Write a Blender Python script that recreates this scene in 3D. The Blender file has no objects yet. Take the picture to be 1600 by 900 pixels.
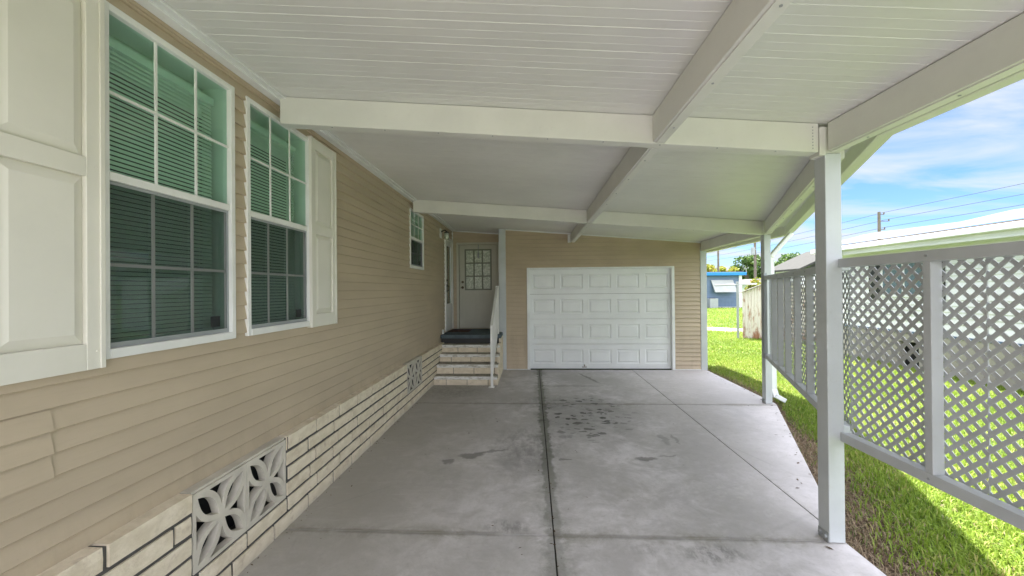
import bpy, bmesh, math, random
import numpy as np
from mathutils import Vector, Matrix
random.seed(7); rng = np.random.default_rng(7)
S = bpy.context.scene
COL = S.collection
R = math.radians

# ------------------------------------------------------------------ camera
cam_d = bpy.data.cameras.new('camera'); cam = bpy.data.objects.new('camera', cam_d); COL.objects.link(cam)
cam_d.sensor_width = 36; cam_d.lens = 619.63 / 1600 * 36; cam_d.clip_start = .05; cam_d.clip_end = 2000
yaw, pit, rol = -.0507, .0042, -.0086
r0 = Vector((math.cos(yaw), -math.sin(yaw), 0)); f0 = Vector((math.sin(yaw), math.cos(yaw), 0)); z0 = Vector((0, 0, 1))
d = math.cos(pit) * f0 + math.sin(pit) * z0; up0 = -math.sin(pit) * f0 + math.cos(pit) * z0
rr = math.cos(rol) * r0 + math.sin(rol) * up0; uu = math.cos(rol) * up0 - math.sin(rol) * r0
M = Matrix((rr, uu, -d)).transposed().to_4x4(); M.translation = (0, 0, 1.6)
cam.matrix_world = M; S.camera = cam

# ------------------------------------------------------------------ light
SUN_EL, SUN_AZ = R(73), R(-9)          # sun high, over the far end (+Y)
W = bpy.data.worlds.new('World'); S.world = W; W.use_nodes = True
nt = W.node_tree; nt.nodes.clear()
out = nt.nodes.new('ShaderNodeOutputWorld'); bg = nt.nodes.new('ShaderNodeBackground')
sky = nt.nodes.new('ShaderNodeTexSky'); sky.sky_type = 'NISHITA'; sky.sun_disc = False
sky.sun_elevation = SUN_EL; sky.sun_rotation = SUN_AZ; sky.ozone_density = 1.6; sky.air_density = .8; sky.dust_density = .3
tc = nt.nodes.new('ShaderNodeTexCoord'); sp = nt.nodes.new('ShaderNodeSeparateXYZ'); nt.links.new(tc.outputs['Generated'], sp.inputs[0])
def wm(op, a, b=None):
    n = nt.nodes.new('ShaderNodeMath'); n.operation = op
    for i, v in enumerate((a, b)):
        if v is None: continue
        if isinstance(v, (int, float)): n.inputs[i].default_value = v
        else: nt.links.new(v, n.inputs[i])
    return n.outputs[0]
zz = wm('ADD', wm('MAXIMUM', sp.outputs[2], 0.0), .12)
cx = wm('DIVIDE', sp.outputs[0], zz); cy = wm('DIVIDE', sp.outputs[1], zz)
cb = nt.nodes.new('ShaderNodeCombineXYZ'); nt.links.new(wm('MULTIPLY', wm('ADD', cx, wm('MULTIPLY', cy, .35)), .55), cb.inputs[0]); nt.links.new(wm('MULTIPLY', cy, 1.5), cb.inputs[1])
cb.inputs[2].default_value = 3.1
ns = nt.nodes.new('ShaderNodeTexNoise'); ns.inputs['Scale'].default_value = 1.15; ns.inputs['Detail'].default_value = 9; ns.inputs['Roughness'].default_value = .56; ns.inputs['Distortion'].default_value = .6
nt.links.new(cb.outputs[0], ns.inputs['Vector'])
cr = nt.nodes.new('ShaderNodeValToRGB'); cr.color_ramp.elements[0].position = .37; cr.color_ramp.elements[1].position = .58
nt.links.new(ns.outputs['Fac'], cr.inputs[0])
hz = wm('POWER', wm('SUBTRACT', 1.0, wm('MINIMUM', wm('MAXIMUM', sp.outputs[2], 0.0), 1.0)), 12.0)
def wss(v, lo, hi):
    n = nt.nodes.new('ShaderNodeMapRange'); n.interpolation_type = 'SMOOTHSTEP'; nt.links.new(v, n.inputs[0]); n.inputs[1].default_value = lo; n.inputs[2].default_value = hi; return n.outputs[0]
high = wss(sp.outputs[2], .36, .62)                       # unseen cloud glow added overhead and behind the viewer to brighten the shaded carport
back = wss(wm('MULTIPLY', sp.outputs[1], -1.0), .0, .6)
cloud_fill = wm('MAXIMUM', high, back)
fac = wm('MINIMUM', wm('ADD', wm('ADD', wm('MULTIPLY', cr.outputs[0], .85), wm('MULTIPLY', hz, .6)), wm('MULTIPLY', cloud_fill, .45)), .97)
ccol = nt.nodes.new('ShaderNodeMix'); ccol.data_type = 'RGBA'; nt.links.new(cloud_fill, ccol.inputs[0])
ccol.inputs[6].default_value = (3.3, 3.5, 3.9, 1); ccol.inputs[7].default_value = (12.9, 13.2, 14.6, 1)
blu = nt.nodes.new('ShaderNodeMix'); blu.data_type = 'RGBA'; blu.blend_type = 'MULTIPLY'; blu.inputs[0].default_value = 1.0; nt.links.new(sky.outputs[0], blu.inputs[6]); blu.inputs[7].default_value = (.48, .68, .95, 1)
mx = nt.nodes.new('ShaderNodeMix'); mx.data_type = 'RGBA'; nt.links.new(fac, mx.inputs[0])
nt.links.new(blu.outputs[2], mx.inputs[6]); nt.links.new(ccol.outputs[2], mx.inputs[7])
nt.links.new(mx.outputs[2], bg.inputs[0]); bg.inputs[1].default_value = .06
nt.links.new(bg.outputs[0], out.inputs[0])
sd = bpy.data.lights.new('sun', 'SUN'); sd.energy = 5.0; sd.angle = R(.55); sd.color = (1, .965, .9)
so = bpy.data.objects.new('sun', sd); COL.objects.link(so)
sv = Vector((math.sin(SUN_AZ) * math.cos(SUN_EL), math.cos(SUN_AZ) * math.cos(SUN_EL), math.sin(SUN_EL)))
so.rotation_euler = sv.to_track_quat('Z', 'Y').to_euler(); so.location = (3, 6, 12)
S.view_settings.view_transform = 'Standard'; S.view_settings.look = 'None'; S.view_settings.gamma = 1; S.view_settings.use_curve_mapping = False
S.view_settings.exposure = 2.18
S.cycles.max_bounces = 10; S.cycles.diffuse_bounces = 8; S.cycles.glossy_bounces = 3; S.cycles.transparent_max_bounces = 12

# ------------------------------------------------------------------ materials
class NT:
    def __init__(s, name):
        s.m = bpy.data.materials.new(name); s.m.use_nodes = True; s.t = s.m.node_tree; s.t.nodes.clear()
        s.o = s.n('ShaderNodeOutputMaterial'); s.b = s.n('ShaderNodeBsdfPrincipled'); s.l(s.b.outputs[0], s.o.inputs[0])
        s.tc = s.n('ShaderNodeTexCoord').outputs['Object']
    def n(s, k): return s.t.nodes.new(k)
    def l(s, a, b): s.t.links.new(a, b)
    def put(s, v, sock):
        if isinstance(v, (int, float)): sock.default_value = v
        elif isinstance(v, tuple): sock.default_value = v if len(v) == len(sock.default_value) else (*v, 1)
        else: s.l(v, sock)
    def vec(s, sc=(1, 1, 1), loc=(0, 0, 0), v=None):
        m = s.n('ShaderNodeMapping'); m.inputs['Scale'].default_value = sc; m.inputs['Location'].default_value = loc
        s.l(v or s.tc, m.inputs[0]); return m.outputs[0]
    def noise(s, scale, detail=4, rough=.55, v=None, dist=0):
        n = s.n('ShaderNodeTexNoise'); n.inputs['Scale'].default_value = scale; n.inputs['Detail'].default_value = detail
        n.inputs['Roughness'].default_value = rough; n.inputs['Distortion'].default_value = dist; s.l(v or s.tc, n.inputs['Vector']); return n.outputs['Fac']
    def math(s, op, a, b=0.0, c=None):
        n = s.n('ShaderNodeMath'); n.operation = op; s.put(a, n.inputs[0]); s.put(b, n.inputs[1])
        if c is not None: s.put(c, n.inputs[2])
        return n.outputs[0]
    def rng(s, v, a, b, c=0., d=1.):
        n = s.n('ShaderNodeMapRange'); n.interpolation_type = 'SMOOTHSTEP'; s.put(v, n.inputs[0])
        for i, q in enumerate((a, b, c, d)): n.inputs[i + 1].default_value = q
        return n.outputs[0]
    def mix(s, f, a, b, mode='MIX'):
        n = s.n('ShaderNodeMix'); n.data_type = 'RGBA'; n.blend_type = mode; s.put(f, n.inputs[0]); s.put(a, n.inputs[6]); s.put(b, n.inputs[7]); return n.outputs[2]
    def sep(s, v=None):
        n = s.n('ShaderNodeSeparateXYZ'); s.l(v or s.tc, n.inputs[0]); return n.outputs
    def bump(s, h, strength=.3, dist=.01):
        n = s.n('ShaderNodeBump'); n.inputs['Strength'].default_value = strength; n.inputs['Distance'].default_value = dist; s.l(h, n.inputs['Height']); s.l(n.outputs[0], s.b.inputs['Normal'])
    def fin(s, col, rough=.5, spec=.5, metal=0.):
        s.put(col, s.b.inputs['Base Color']); s.put(rough, s.b.inputs['Roughness']); s.put(spec, s.b.inputs['Specular IOR Level']); s.put(metal, s.b.inputs['Metallic']); return s.m

def paint(name, col, rough=.45, var=.06, dirt=(.35, .33, .28), dirtamt=.15, scale=3, bump=.04):
    t = NT(name)
    n1 = t.noise(scale, 5); n2 = t.noise(scale * 9, 6, .7)
    c = t.mix(t.rng(n1, .3, .7), tuple(x * (1 - var) for x in col), tuple(min(1, x * (1 + var)) for x in col))
    c = t.mix(t.math('MULTIPLY', t.rng(n2, .56, .78), dirtamt), c, dirt)
    t.bump(t.noise(scale * 40, 3), bump, .003)
    return t.fin(c, t.rng(n1, .2, .8, rough - .06, rough + .08), .4)

M_white = paint('white_paint', (.80, .80, .78), .42)
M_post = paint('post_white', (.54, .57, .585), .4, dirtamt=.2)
M_beam = paint('beam_white', (.71, .71, .67), .45, var=.04, dirtamt=.1)
M_ceil = paint('ceiling_white', (.72, .72, .70), .42, var=.05, scale=1.3, dirtamt=.10, bump=0)
M_trim = paint('trim_white', (.80, .82, .82), .4)
M_shut = paint('shutter_cream', (.76, .735, .66), .42, var=.03, dirtamt=.05, bump=.08)
M_gdoor = paint('garage_door_white', (.80, .82, .83), .38, var=.03, dirtamt=.1)
M_edoor = paint('entry_door_cream', (.52, .505, .43), .45, var=.04)
M_munt = paint('door_muntin', (.22, .23, .18), .5)
M_slate = paint('slate_plastic', (.07, .10, .13), .5)
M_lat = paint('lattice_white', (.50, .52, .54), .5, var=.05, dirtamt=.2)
M_block = paint('breeze_block', (.62, .58, .50), .85, var=.1, dirtamt=.25, scale=7, bump=.5)
M_dark = paint('dark_void', (.012, .013, .014), .8, dirtamt=0)
M_metal = paint('grey_metal', (.32, .34, .35), .4, dirtamt=.2)
M_wood = paint('pole_wood', (.17, .14, .115), .85, var=.2, dirtamt=.3)
M_black = paint('black_metal', (.03, .03, .03), .4, dirtamt=.1)
M_brass = paint('aged_brass', (.14, .11, .07), .3, dirtamt=.2)
M_carpet = paint('deck_carpet', (.10, .13, .15), .95, var=.15, dirtamt=.1, scale=12, bump=.6)
M_mat = paint('door_mat', (.055, .025, .022), .95, var=.3, scale=25, bump=.6)
M_grayroof = paint('grey_shingle', (.045, .045, .042), .9, var=.2, scale=6)
M_blind = paint('blind_white', (.78, .82, .76), .5, var=.02, dirtamt=0)
M_roofm = paint('roof_membrane', (.115, .112, .118), .7, var=.2, dirtamt=.5, scale=1.5)

def siding_mat(name, col):
    t = NT(name)
    n1 = t.noise(1.6, 4, v=t.vec((1, .5, 2))); n2 = t.noise(26, 5, .65, v=t.vec((.35, .35, 3)))
    c = t.mix(t.rng(n1, .3, .7), tuple(x * .93 for x in col), tuple(x * 1.06 for x in col))
    c = t.mix(t.rng(n2, .5, .8, 0, .2), c, tuple(x * .75 for x in col))
    c = t.mix(t.rng(t.noise(120, 2), .72, .8, 0, .5), c, tuple(x * .6 for x in col))
    pz = t.sep()[2]; st = t.noise(3, 6, .7, v=t.vec((2.2, 2.2, .35)))
    c = t.mix(t.math('MULTIPLY', t.rng(pz, .85, .58, .0, .3), t.rng(st, .42, .68)), c, tuple(x * .62 for x in col))
    c = t.mix(t.rng(st, .55, .8, 0, .10), c, tuple(x * .7 for x in col))
    t.bump(t.math('ADD', n2, t.math('MULTIPLY', t.noise(1.1, 2, v=t.vec((1, .6, 1.5))), 6)), .2, .004)
    return t.fin(c, .5, .35)
M_sid = siding_mat('tan_vinyl_siding', (.515, .424, .312))
M_bsid = siding_mat('blue_siding', (.12, .175, .27))
M_wsid = siding_mat('white_siding', (.78, .79, .80))
M_awn = paint('faded_awning', (.38, .385, .38), .6)
M_bluetrim = paint('bright_blue', (.02, .22, .62), .5, dirtamt=.05)

t = NT('split_stone_brick')
geo = t.n('ShaderNodeNewGeometry').outputs['Random Per Island']
n1 = t.noise(9, 6, .65, v=t.vec((1, 1, 1.8))); n2 = t.noise(55, 4, .7)
c = t.mix(t.rng(n1, .32, .68), (.66, .57, .43), (.84, .75, .60)); c = t.mix(t.math('MULTIPLY', geo, .45), c, (.86, .78, .62))
c = t.mix(t.rng(t.noise(17, 3, .6), .58, .75, 0, .55), c, (.50, .40, .32))
c = t.mix(t.rng(n2, .62, .78, 0, .35), c, (.45, .35, .26)); c = t.mix(t.rng(t.sep()[2], .10, -.01, 0, .35), c, (.42, .37, .30))
t.bump(t.math('ADD', t.noise(22, 6, .7), t.math('MULTIPLY', n2, .5)), .7, .008); M_brick = t.fin(c, .9, .15)
t = NT('raked_mortar'); t.bump(t.noise(60, 4), .5, .004); M_mortar = t.fin(t.mix(t.noise(30, 4), (.06, .058, .055), (.15, .145, .135)), .95, .1)
t = NT('step_nosing'); n1 = t.noise(14, 6, .7, v=t.vec((.5, 2, 2)))
c = t.mix(t.rng(n1, .40, .52), (.50, .47, .40), (.82, .81, .78)); t.bump(n1, .4, .005); M_nose = t.fin(c, .75, .2)
t = NT('step_tread'); n1 = t.noise(7, 6, .7); c = t.mix(t.rng(n1, .4, .65), (.28, .26, .21), (.46, .43, .37)); M_tread = t.fin(c, .85, .2)

# concrete
def concrete():
    t = NT('driveway_concrete')
    P = t.sep(); wx = t.noise(2.2, 4); wy = t.noise(2.2, 4, v=t.vec(loc=(9, 4, 0)))
    wx2 = t.noise(9, 4); wy2 = t.noise(9, 4, v=t.vec(loc=(3, 7, 0)))
    X = t.math('ADD', P[0], t.math('MULTIPLY', t.math('SUBTRACT', wx2, .5), .14)); Y = t.math('ADD', P[1], t.math('MULTIPLY', t.math('SUBTRACT', wy2, .5), .16))
    def ell(cx, cy, a, b, rot=0., soft=.5):
        dx = t.math('SUBTRACT', X, cx); dy = t.math('SUBTRACT', Y, cy); c_, s_ = math.cos(rot), math.sin(rot)
        u = t.math('DIVIDE', t.math('ADD', t.math('MULTIPLY', dx, c_), t.math('MULTIPLY', dy, s_)), a)
        v = t.math('DIVIDE', t.math('SUBTRACT', t.math('MULTIPLY', dy, c_), t.math('MULTIPLY', dx, s_)), b)
        return t.rng(t.math('ADD', t.math('MULTIPLY', u, u), t.math('MULTIPLY', v, v)), 1. , 1. - soft)
    big = t.noise(.8, 8, .68); mid = t.noise(3.2, 7, .68, dist=.4); fine = t.noise(38, 6, .75); brush = t.noise(5, 6, .7, v=t.vec((.35, 4, 1)))
    c = t.mix(t.rng(mid, .34, .66), (.47, .45, .455), (.72, .69, .715))
    gr = t.noise(2.0, 12, .8, v=t.vec(loc=(5, 2, 0)), dist=.3); c = t.mix(t.rng(gr, .50, .66, 0, .5), c, (.40, .38, .36)); c = t.mix(t.rng(gr, .42, .30, 0, .5), c, (.76, .73, .75))
    c = t.mix(t.rng(big, .42, .62, 0, .75), c, (.40, .385, .375))
    # darker, browner concrete towards the house side
    c = t.mix(t.math('MULTIPLY', t.rng(P[0], .3, -1.6), .62), c, (.35, .325, .265))
    # paler stretch on the right and along the extension slab
    c = t.mix(t.math('MULTIPLY', t.rng(P[0], 1.2, 2.2), .45), c, (.66, .62, .62))
    c = t.mix(t.rng(brush, .55, .8, 0, .32), c, (.64, .61, .62))
    c = t.mix(t.rng(brush, .44, .22, 0, .3), c, (.34, .325, .31))
    c = t.mix(t.rng(fine, .52, .78, 0, .5), c, (.30, .285, .27)); c = t.mix(t.rng(t.noise(11, 7, .75), .5, .75, 0, .35), c, (.36, .345, .33))
    # stained band each side of the long joint
    jn = t.math('ABSOLUTE', t.math('SUBTRACT', X, .127))
    c = t.mix(t.math('MULTIPLY', t.rng(jn, .065, .03), t.rng(P[1], 2.0, 4.2, .35, .8)), c, (.15, .155, .13)); c = t.mix(t.math('MULTIPLY', t.rng(jn, .16, .06), t.rng(gr, .42, .6, 0, .5)), c, (.22, .22, .19))
    # cross joint grime
    for jy, a in ((2.595, .45), (5.573, .4)):
        j2 = t.math('ABSOLUTE', t.math('SUBTRACT', t.math('ADD', P[1], t.math('MULTIPLY', t.math('SUBTRACT', wy2, .5), .035)), jy)); c = t.mix(t.math('MULTIPLY', t.math('MULTIPLY', t.rng(j2, .035, .008), a), t.rng(wx, .3, .5)), c, (.12, .11, .085)); c = t.mix(t.math('MULTIPLY', t.rng(j2, .10, .02), t.rng(gr, .45, .6, 0, .45)), c, (.24, .22, .17))
    # oil drips before the garage door
    vd = t.n('ShaderNodeTexVoronoi'); vd.inputs['Scale'].default_value = 1.0; vd.inputs['Randomness'].default_value = 1.0
    cbv = t.n('ShaderNodeCombineXYZ'); t.l(t.math('MULTIPLY', X, 9.0), cbv.inputs[0]); t.l(t.math('MULTIPLY', Y, 15.0), cbv.inputs[1]); t.l(cbv.outputs[0], vd.inputs['Vector'])
    cs = t.sep(vd.outputs['Color']); drip = t.math('MULTIPLY', t.rng(t.math('SUBTRACT', vd.outputs['Distance'], t.math('MULTIPLY', cs[0], .62)), .08, -.08), t.rng(cs[1], .25, .6, .15, 1))
    area = ell(.62, 5.15, .8, 1.15, 0, .95)
    c = t.mix(t.math('MULTIPLY', t.math('MULTIPLY', drip, area), .95), c, (.035, .033, .03))
    c = t.mix(t.math('MULTIPLY', area, .42), c, (.14, .14, .125))
    for (px, py, a, b, ro, am) in ((-.60, 3.82, .15, .08, .2, .6), (-.40, 3.93, .20, .035, .35, .5), (-.80, 3.68, .07, .05, 0, .5), (1.05, 3.8, .13, .065, .1, .6), (1.28, 3.86, .14, .02, .1, .4), (.30, 3.75, .06, .03, 0, .5),
                                    (-.1, 3.7, .3, .4, 0, .25), (1.38, 4.3, .05, .18, 0, .3), (1.5, 4.3, .02, .18, 0, .35), (1.0, 7.2, .04, .5, .3, .5), (.55, 6.6, .7, .06, 0, .3), (-.2, 2.0, .05, .03, 0, .5)):
        c = t.mix(t.math('MULTIPLY', ell(px, py, a, b, ro, .7), am), c, (.09, .085, .075))
    for (px, py, a, b, am) in ((1.08, 2.45, .26, .12, .55), (.7, 2.48, .2, .07, .3), (-.2, 2.68, .2, .09, .5), (-.05, 4.1, .5, .7, .35), (.1, 5.6, .5, .35, .3), (-1.3, 6.2, .6, .5, .3)):
        c = t.mix(t.math('MULTIPLY', t.math('MULTIPLY', ell(px, py, a, b, 0, 1.), t.rng(t.noise(16, 5, .75, v=t.vec((1, .5, 1))), .38, .62)), am), c, (.11, .105, .095))
    for (px, py, a, b) in ((1.55, 3.2, .25, .2), (1.75, 2.9, .2, .1), (2.2, 4.0, .3, .4)):
        c = t.mix(t.math('MULTIPLY', t.math('MULTIPLY', ell(px, py, a, b, 0, .9), t.rng(t.noise(20, 3), .5, .65)), .55), c, (.58, .57, .55))
    # hair crack
    v = t.n('ShaderNodeTexVoronoi'); v.feature = 'DISTANCE_TO_EDGE'; v.inputs['Scale'].default_value = .55; t.l(t.vec(loc=(.3, 1.7, 0)), v.inputs['Vector'])
    c = t.mix(t.math('MULTIPLY', t.rng(v.outputs[0], .006, .0), t.rng(big, .45, .6, 0, .12)), c, (.12, .12, .11))
    v2 = t.n('ShaderNodeTexVoronoi'); v2.inputs['Scale'].default_value = 3.1; t.l(t.tc, v2.inputs['Vector'])
    c = t.mix(t.math('MULTIPLY', t.rng(v2.outputs[0], .045, .025), t.rng(wx, .5, .55)), c, (.06, .055, .05))
    t.bump(t.math('ADD', fine, t.math('MULTIPLY', mid, .6)), .25, .004)
    return t.fin(c, t.rng(mid, .3, .7, .55, .8), .35)
M_conc = concrete()
M_gap = paint('joint_dirt', (.035, .033, .028), .95, dirtamt=0)

t = NT('lawn_soil'); n1 = t.noise(1.1, 5); n2 = t.noise(14, 6, .7); n3 = t.noise(60, 3, .7)
c = t.mix(t.rng(n2, .35, .65), (.05, .08, .02), (.10, .16, .035)); c = t.mix(t.rng(n1, .58, .72, 0, .6), c, (.22, .22, .08)); c = t.mix(t.rng(n3, .5, .75, 0, .5), c, (.03, .06, .012))
t.bump(n3, .6, .03); M_lawn = t.fin(c, .9, .15)
M_litter = paint('litter_brown', (.10, .07, .045), .9, var=.5, scale=4)
t = NT('bare_soil'); n1 = t.noise(22, 6, .7); c = t.mix(t.rng(n1, .3, .7), (.055, .038, .025), (.16, .115, .08)); t.bump(n1, .8, .02); M_soil = t.fin(c, .95, .1)

def blade_mat(name, a, b, cc, trans=.35):
    t = NT(name); at = t.n('ShaderNodeAttribute'); at.attribute_name = 'tone'; f = at.outputs['Fac']
    c = t.mix(t.rng(f, 0, .75), a, b); c = t.mix(t.rng(f, .84, 1.), c, cc)
    t.fin(c, .55, .3)
    tr = t.n('ShaderNodeBsdfTranslucent'); t.l(c, tr.inputs[0]); ms = t.n('ShaderNodeMixShader'); ms.inputs[0].default_value = trans
    t.l(t.b.outputs[0], ms.inputs[1]); t.l(tr.outputs[0], ms.inputs[2]); t.l(ms.outputs[0], t.o.inputs[0]); return t.m
M_grass = blade_mat('grass_blade', (.09, .175, .022), (.27, .375, .05), (.44, .40, .15))
M_thatch = blade_mat('dead_thatch', (.17, .115, .075), (.34, .26, .17), (.11, .18, .04), .15)
M_leafd = blade_mat('leaf_dark', (.03, .075, .02), (.09, .16, .035), (.16, .20, .06), .25)
M_leafy = blade_mat('leaf_yellow', (.16, .22, .03), (.32, .34, .05), (.42, .20, .05), .3)

def glass_mat(name, tint, ior=1.5):
    t = NT(name); tr = t.n('ShaderNodeBsdfTransparent'); tr.inputs[0].default_value = (*tint, 1)
    gl = t.n('ShaderNodeBsdfGlossy'); gl.inputs['Roughness'].default_value = .015; gl.inputs[0].default_value = (.95, 1, .98, 1)
    ge = t.n('ShaderNodeNewGeometry'); dp = t.n('ShaderNodeVectorMath'); dp.operation = 'DOT_PRODUCT'; t.l(ge.outputs['Normal'], dp.inputs[0]); t.l(ge.outputs['Incoming'], dp.inputs[1])
    fr = t.math('MULTIPLY_ADD', t.math('POWER', t.math('SUBTRACT', 1.0, t.math('MINIMUM', t.math('ABSOLUTE', dp.outputs['Value']), 1.0)), 5.0), .90, .085); ms = t.n('ShaderNodeMixShader')
    t.l(fr, ms.inputs[0]); t.l(tr.outputs[0], ms.inputs[1]); t.l(gl.outputs[0], ms.inputs[2]); t.l(ms.outputs[0], t.o.inputs[0]); return t.m
M_glass = glass_mat('green_tinted_glass', (.61, .81, .72))
M_clear = glass_mat('clear_glass', (.8, .86, .84))
t = NT('insect_screen'); tr = t.n('ShaderNodeBsdfTransparent'); ms = t.n('ShaderNodeMixShader'); ms.inputs[0].default_value = .52
t.fin((.035, .04, .045), .6, .3); t.l(tr.outputs[0], ms.inputs[1]); t.l(t.b.outputs[0], ms.inputs[2]); t.l(ms.outputs[0], t.o.inputs[0]); M_screen = t.m
t = NT('lace_glass'); n1 = t.noise(24, 5, .7, dist=1.); c = t.mix(t.rng(n1, .42, .6), (.42, .47, .37), (.70, .74, .63)); t.bump(n1, .5, .01); M_lace = t.fin(c, .25, .6)
t = NT('rusty_white_metal'); P = t.sep(); n1 = t.noise(3.0, 6, .7, v=t.vec((3.5, 3.5, .8))); n2 = t.noise(20, 5, .7)
c = t.mix(t.rng(t.math('ADD', n1, t.rng(P[2], .5, 0, 0, .10)), .50, .66), (.66, .62, .56), (.33, .17, .10)); c = t.mix(t.rng(n2, .55, .75, 0, .5), c, (.40, .22, .13)); M_rust = t.fin(c, .7, .3)
t = NT('neighbor_skirt'); c = t.mix(t.noise(5, 4), (.30, .28, .24), (.38, .36, .32)); M_skirt = t.fin(c, .8, .2)
t = NT('neighbor_glass'); M_nglass = t.fin((.10, .16, .20), .08, .6)

# ------------------------------------------------------------------ mesh helpers
class MB:
    def __init__(s): s.v = []; s.f = []
    def poly(s, pts):
        i = len(s.v); s.v += [tuple(p) for p in pts]; s.f.append(tuple(range(i, i + len(pts)))); return s
    def hexa(s, p):   # p: 4 bottom (ccw seen from above), 4 top
        i = len(s.v); s.v += [tuple(q) for q in p]
        s.f += [tuple(i + k for k in q) for q in ((3, 2, 1, 0), (4, 5, 6, 7), (0, 1, 5, 4), (1, 2, 6, 5), (2, 3, 7, 6), (3, 0, 4, 7))]; return s
    def box(s, x0, x1, y0, y1, z0, z1):
        return s.hexa([(x0, y0, z0), (x1, y0, z0), (x1, y1, z0), (x0, y1, z0), (x0, y0, z1), (x1, y0, z1), (x1, y1, z1), (x0, y1, z1)])
    def prism(s, poly, z0, z1):
        n = len(poly); i = len(s.v); s.v += [(*p, z0) for p in poly] + [(*p, z1) for p in poly]
        s.f.append(tuple(i + k for k in reversed(range(n)))); s.f.append(tuple(i + n + k for k in range(n)))
        for k in range(n): s.f.append((i + k, i + (k + 1) % n, i + n + (k + 1) % n, i + n + k))
        return s
    def tube(s, path, r, seg=10, caps=True):
        path = [Vector(p) for p in path]; rs = r if isinstance(r, (list, tuple)) else [r] * len(path); base = len(s.v)
        for k, p in enumerate(path):
            a = path[max(0, k - 1)]; b = path[min(len(path) - 1, k + 1)]; dr = (b - a).normalized()
            q = dr.to_track_quat('Z', 'Y')
            for j in range(seg):
                an = 2 * math.pi * j / seg; s.v.append(tuple(p + q @ Vector((math.cos(an) * rs[k], math.sin(an) * rs[k], 0))))
        for k in range(len(path) - 1):
            for j in range(seg):
                a = base + k * seg + j; b = base + k * seg + (j + 1) % seg; s.f.append((a, b, b + seg, a + seg))
        if caps:
            s.f.append(tuple(base + j for j in reversed(range(seg)))); s.f.append(tuple(base + (len(path) - 1) * seg + j for j in range(seg)))
        return s
    def bar(s, a, b, w, h, up=(0, 0, 1)):   # box section along a->b; w horizontal, h along up
        a, b = Vector(a), Vector(b); dr = (b - a).normalized(); sd_ = dr.cross(Vector(up)).normalized(); u = sd_.cross(dr).normalized()
        o = []
        for (p) in (a, b):
            o.append([p - sd_ * w / 2 - u * h / 2, p + sd_ * w / 2 - u * h / 2, p + sd_ * w / 2 + u * h / 2, p - sd_ * w / 2 + u * h / 2])
        A, B = o
        return s.hexa([A[0], A[1], B[1], B[0], A[3], A[2], B[2], B[3]])
    def build(s, name, mat, parent=None, bevel=0., smooth=False, cut=None, split=False):
        if split:      # every separate piece becomes a part of its own
            par = list(range(len(s.v)))
            def find(a):
                while par[a] != a: par[a] = par[par[a]]; a = par[a]
                return a
            for f in s.f:
                for k in f[1:]: par[find(k)] = find(f[0])
            groups = {}
            for f in s.f: groups.setdefault(find(f[0]), []).append(f)
            for fs_ in groups.values():
                m = MB(); idx = {}
                for f in fs_:
                    for k in f:
                        if k not in idx: idx[k] = len(m.v); m.v.append(s.v[k])
                    m.f.append(tuple(idx[k] for k in f))
                m.build(name, mat, parent, bevel, smooth, cut)
            return None
        me = bpy.data.meshes.new(name); me.from_pydata(s.v, [], s.f); me.validate()
        if cut:
            bm = bmesh.new(); bm.from_mesh(me)
            for co, no in cut: bmesh.ops.bisect_plane(bm, geom=bm.verts[:] + bm.edges[:] + bm.faces[:], plane_co=co, plane_no=no, clear_outer=True)
            bm.to_mesh(me); bm.free()
        me.materials.append(mat)
        if smooth: me.polygons.foreach_set('use_smooth', [True] * len(me.polygons))
        o = bpy.data.objects.new(name, me); COL.objects.link(o); o.parent = parent
        if parent is not None: # keep world coords: meshes are written in world space, parents carry a location
            q = parent; off = Vector((0, 0, 0))
            while q is not None: off += q.location; q = q.parent
            if off.length > 0: me.transform(Matrix.Translation(-off))
        if bevel:
            b = o.modifiers.new('bevel', 'BEVEL'); b.width = bevel; b.segments = 2; b.limit_method = 'ANGLE'; b.angle_limit = R(40); b.harden_normals = False
        return o
def tag(o, label=None, cat=None, group=None, kind=None):
    if label: o['label'] = label
    if cat: o['category'] = cat
    if group: o['group'] = group
    if kind: o['kind'] = kind
    return o
def thing(name, label, cat, loc=(0, 0, 0), group=None):
    o = bpy.data.objects.new(name, None); COL.objects.link(o); o.location = loc; o.empty_display_size = .2
    return tag(o, label, cat, group)

def zc(x): return 2.775 - .082 * x      # carport ceiling
XB, XS, YG = -1.672, -1.755, 7.9515
CEIL_CUT = [((0, 0, zc(0) - .002), (.082, 0, 1))]

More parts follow.
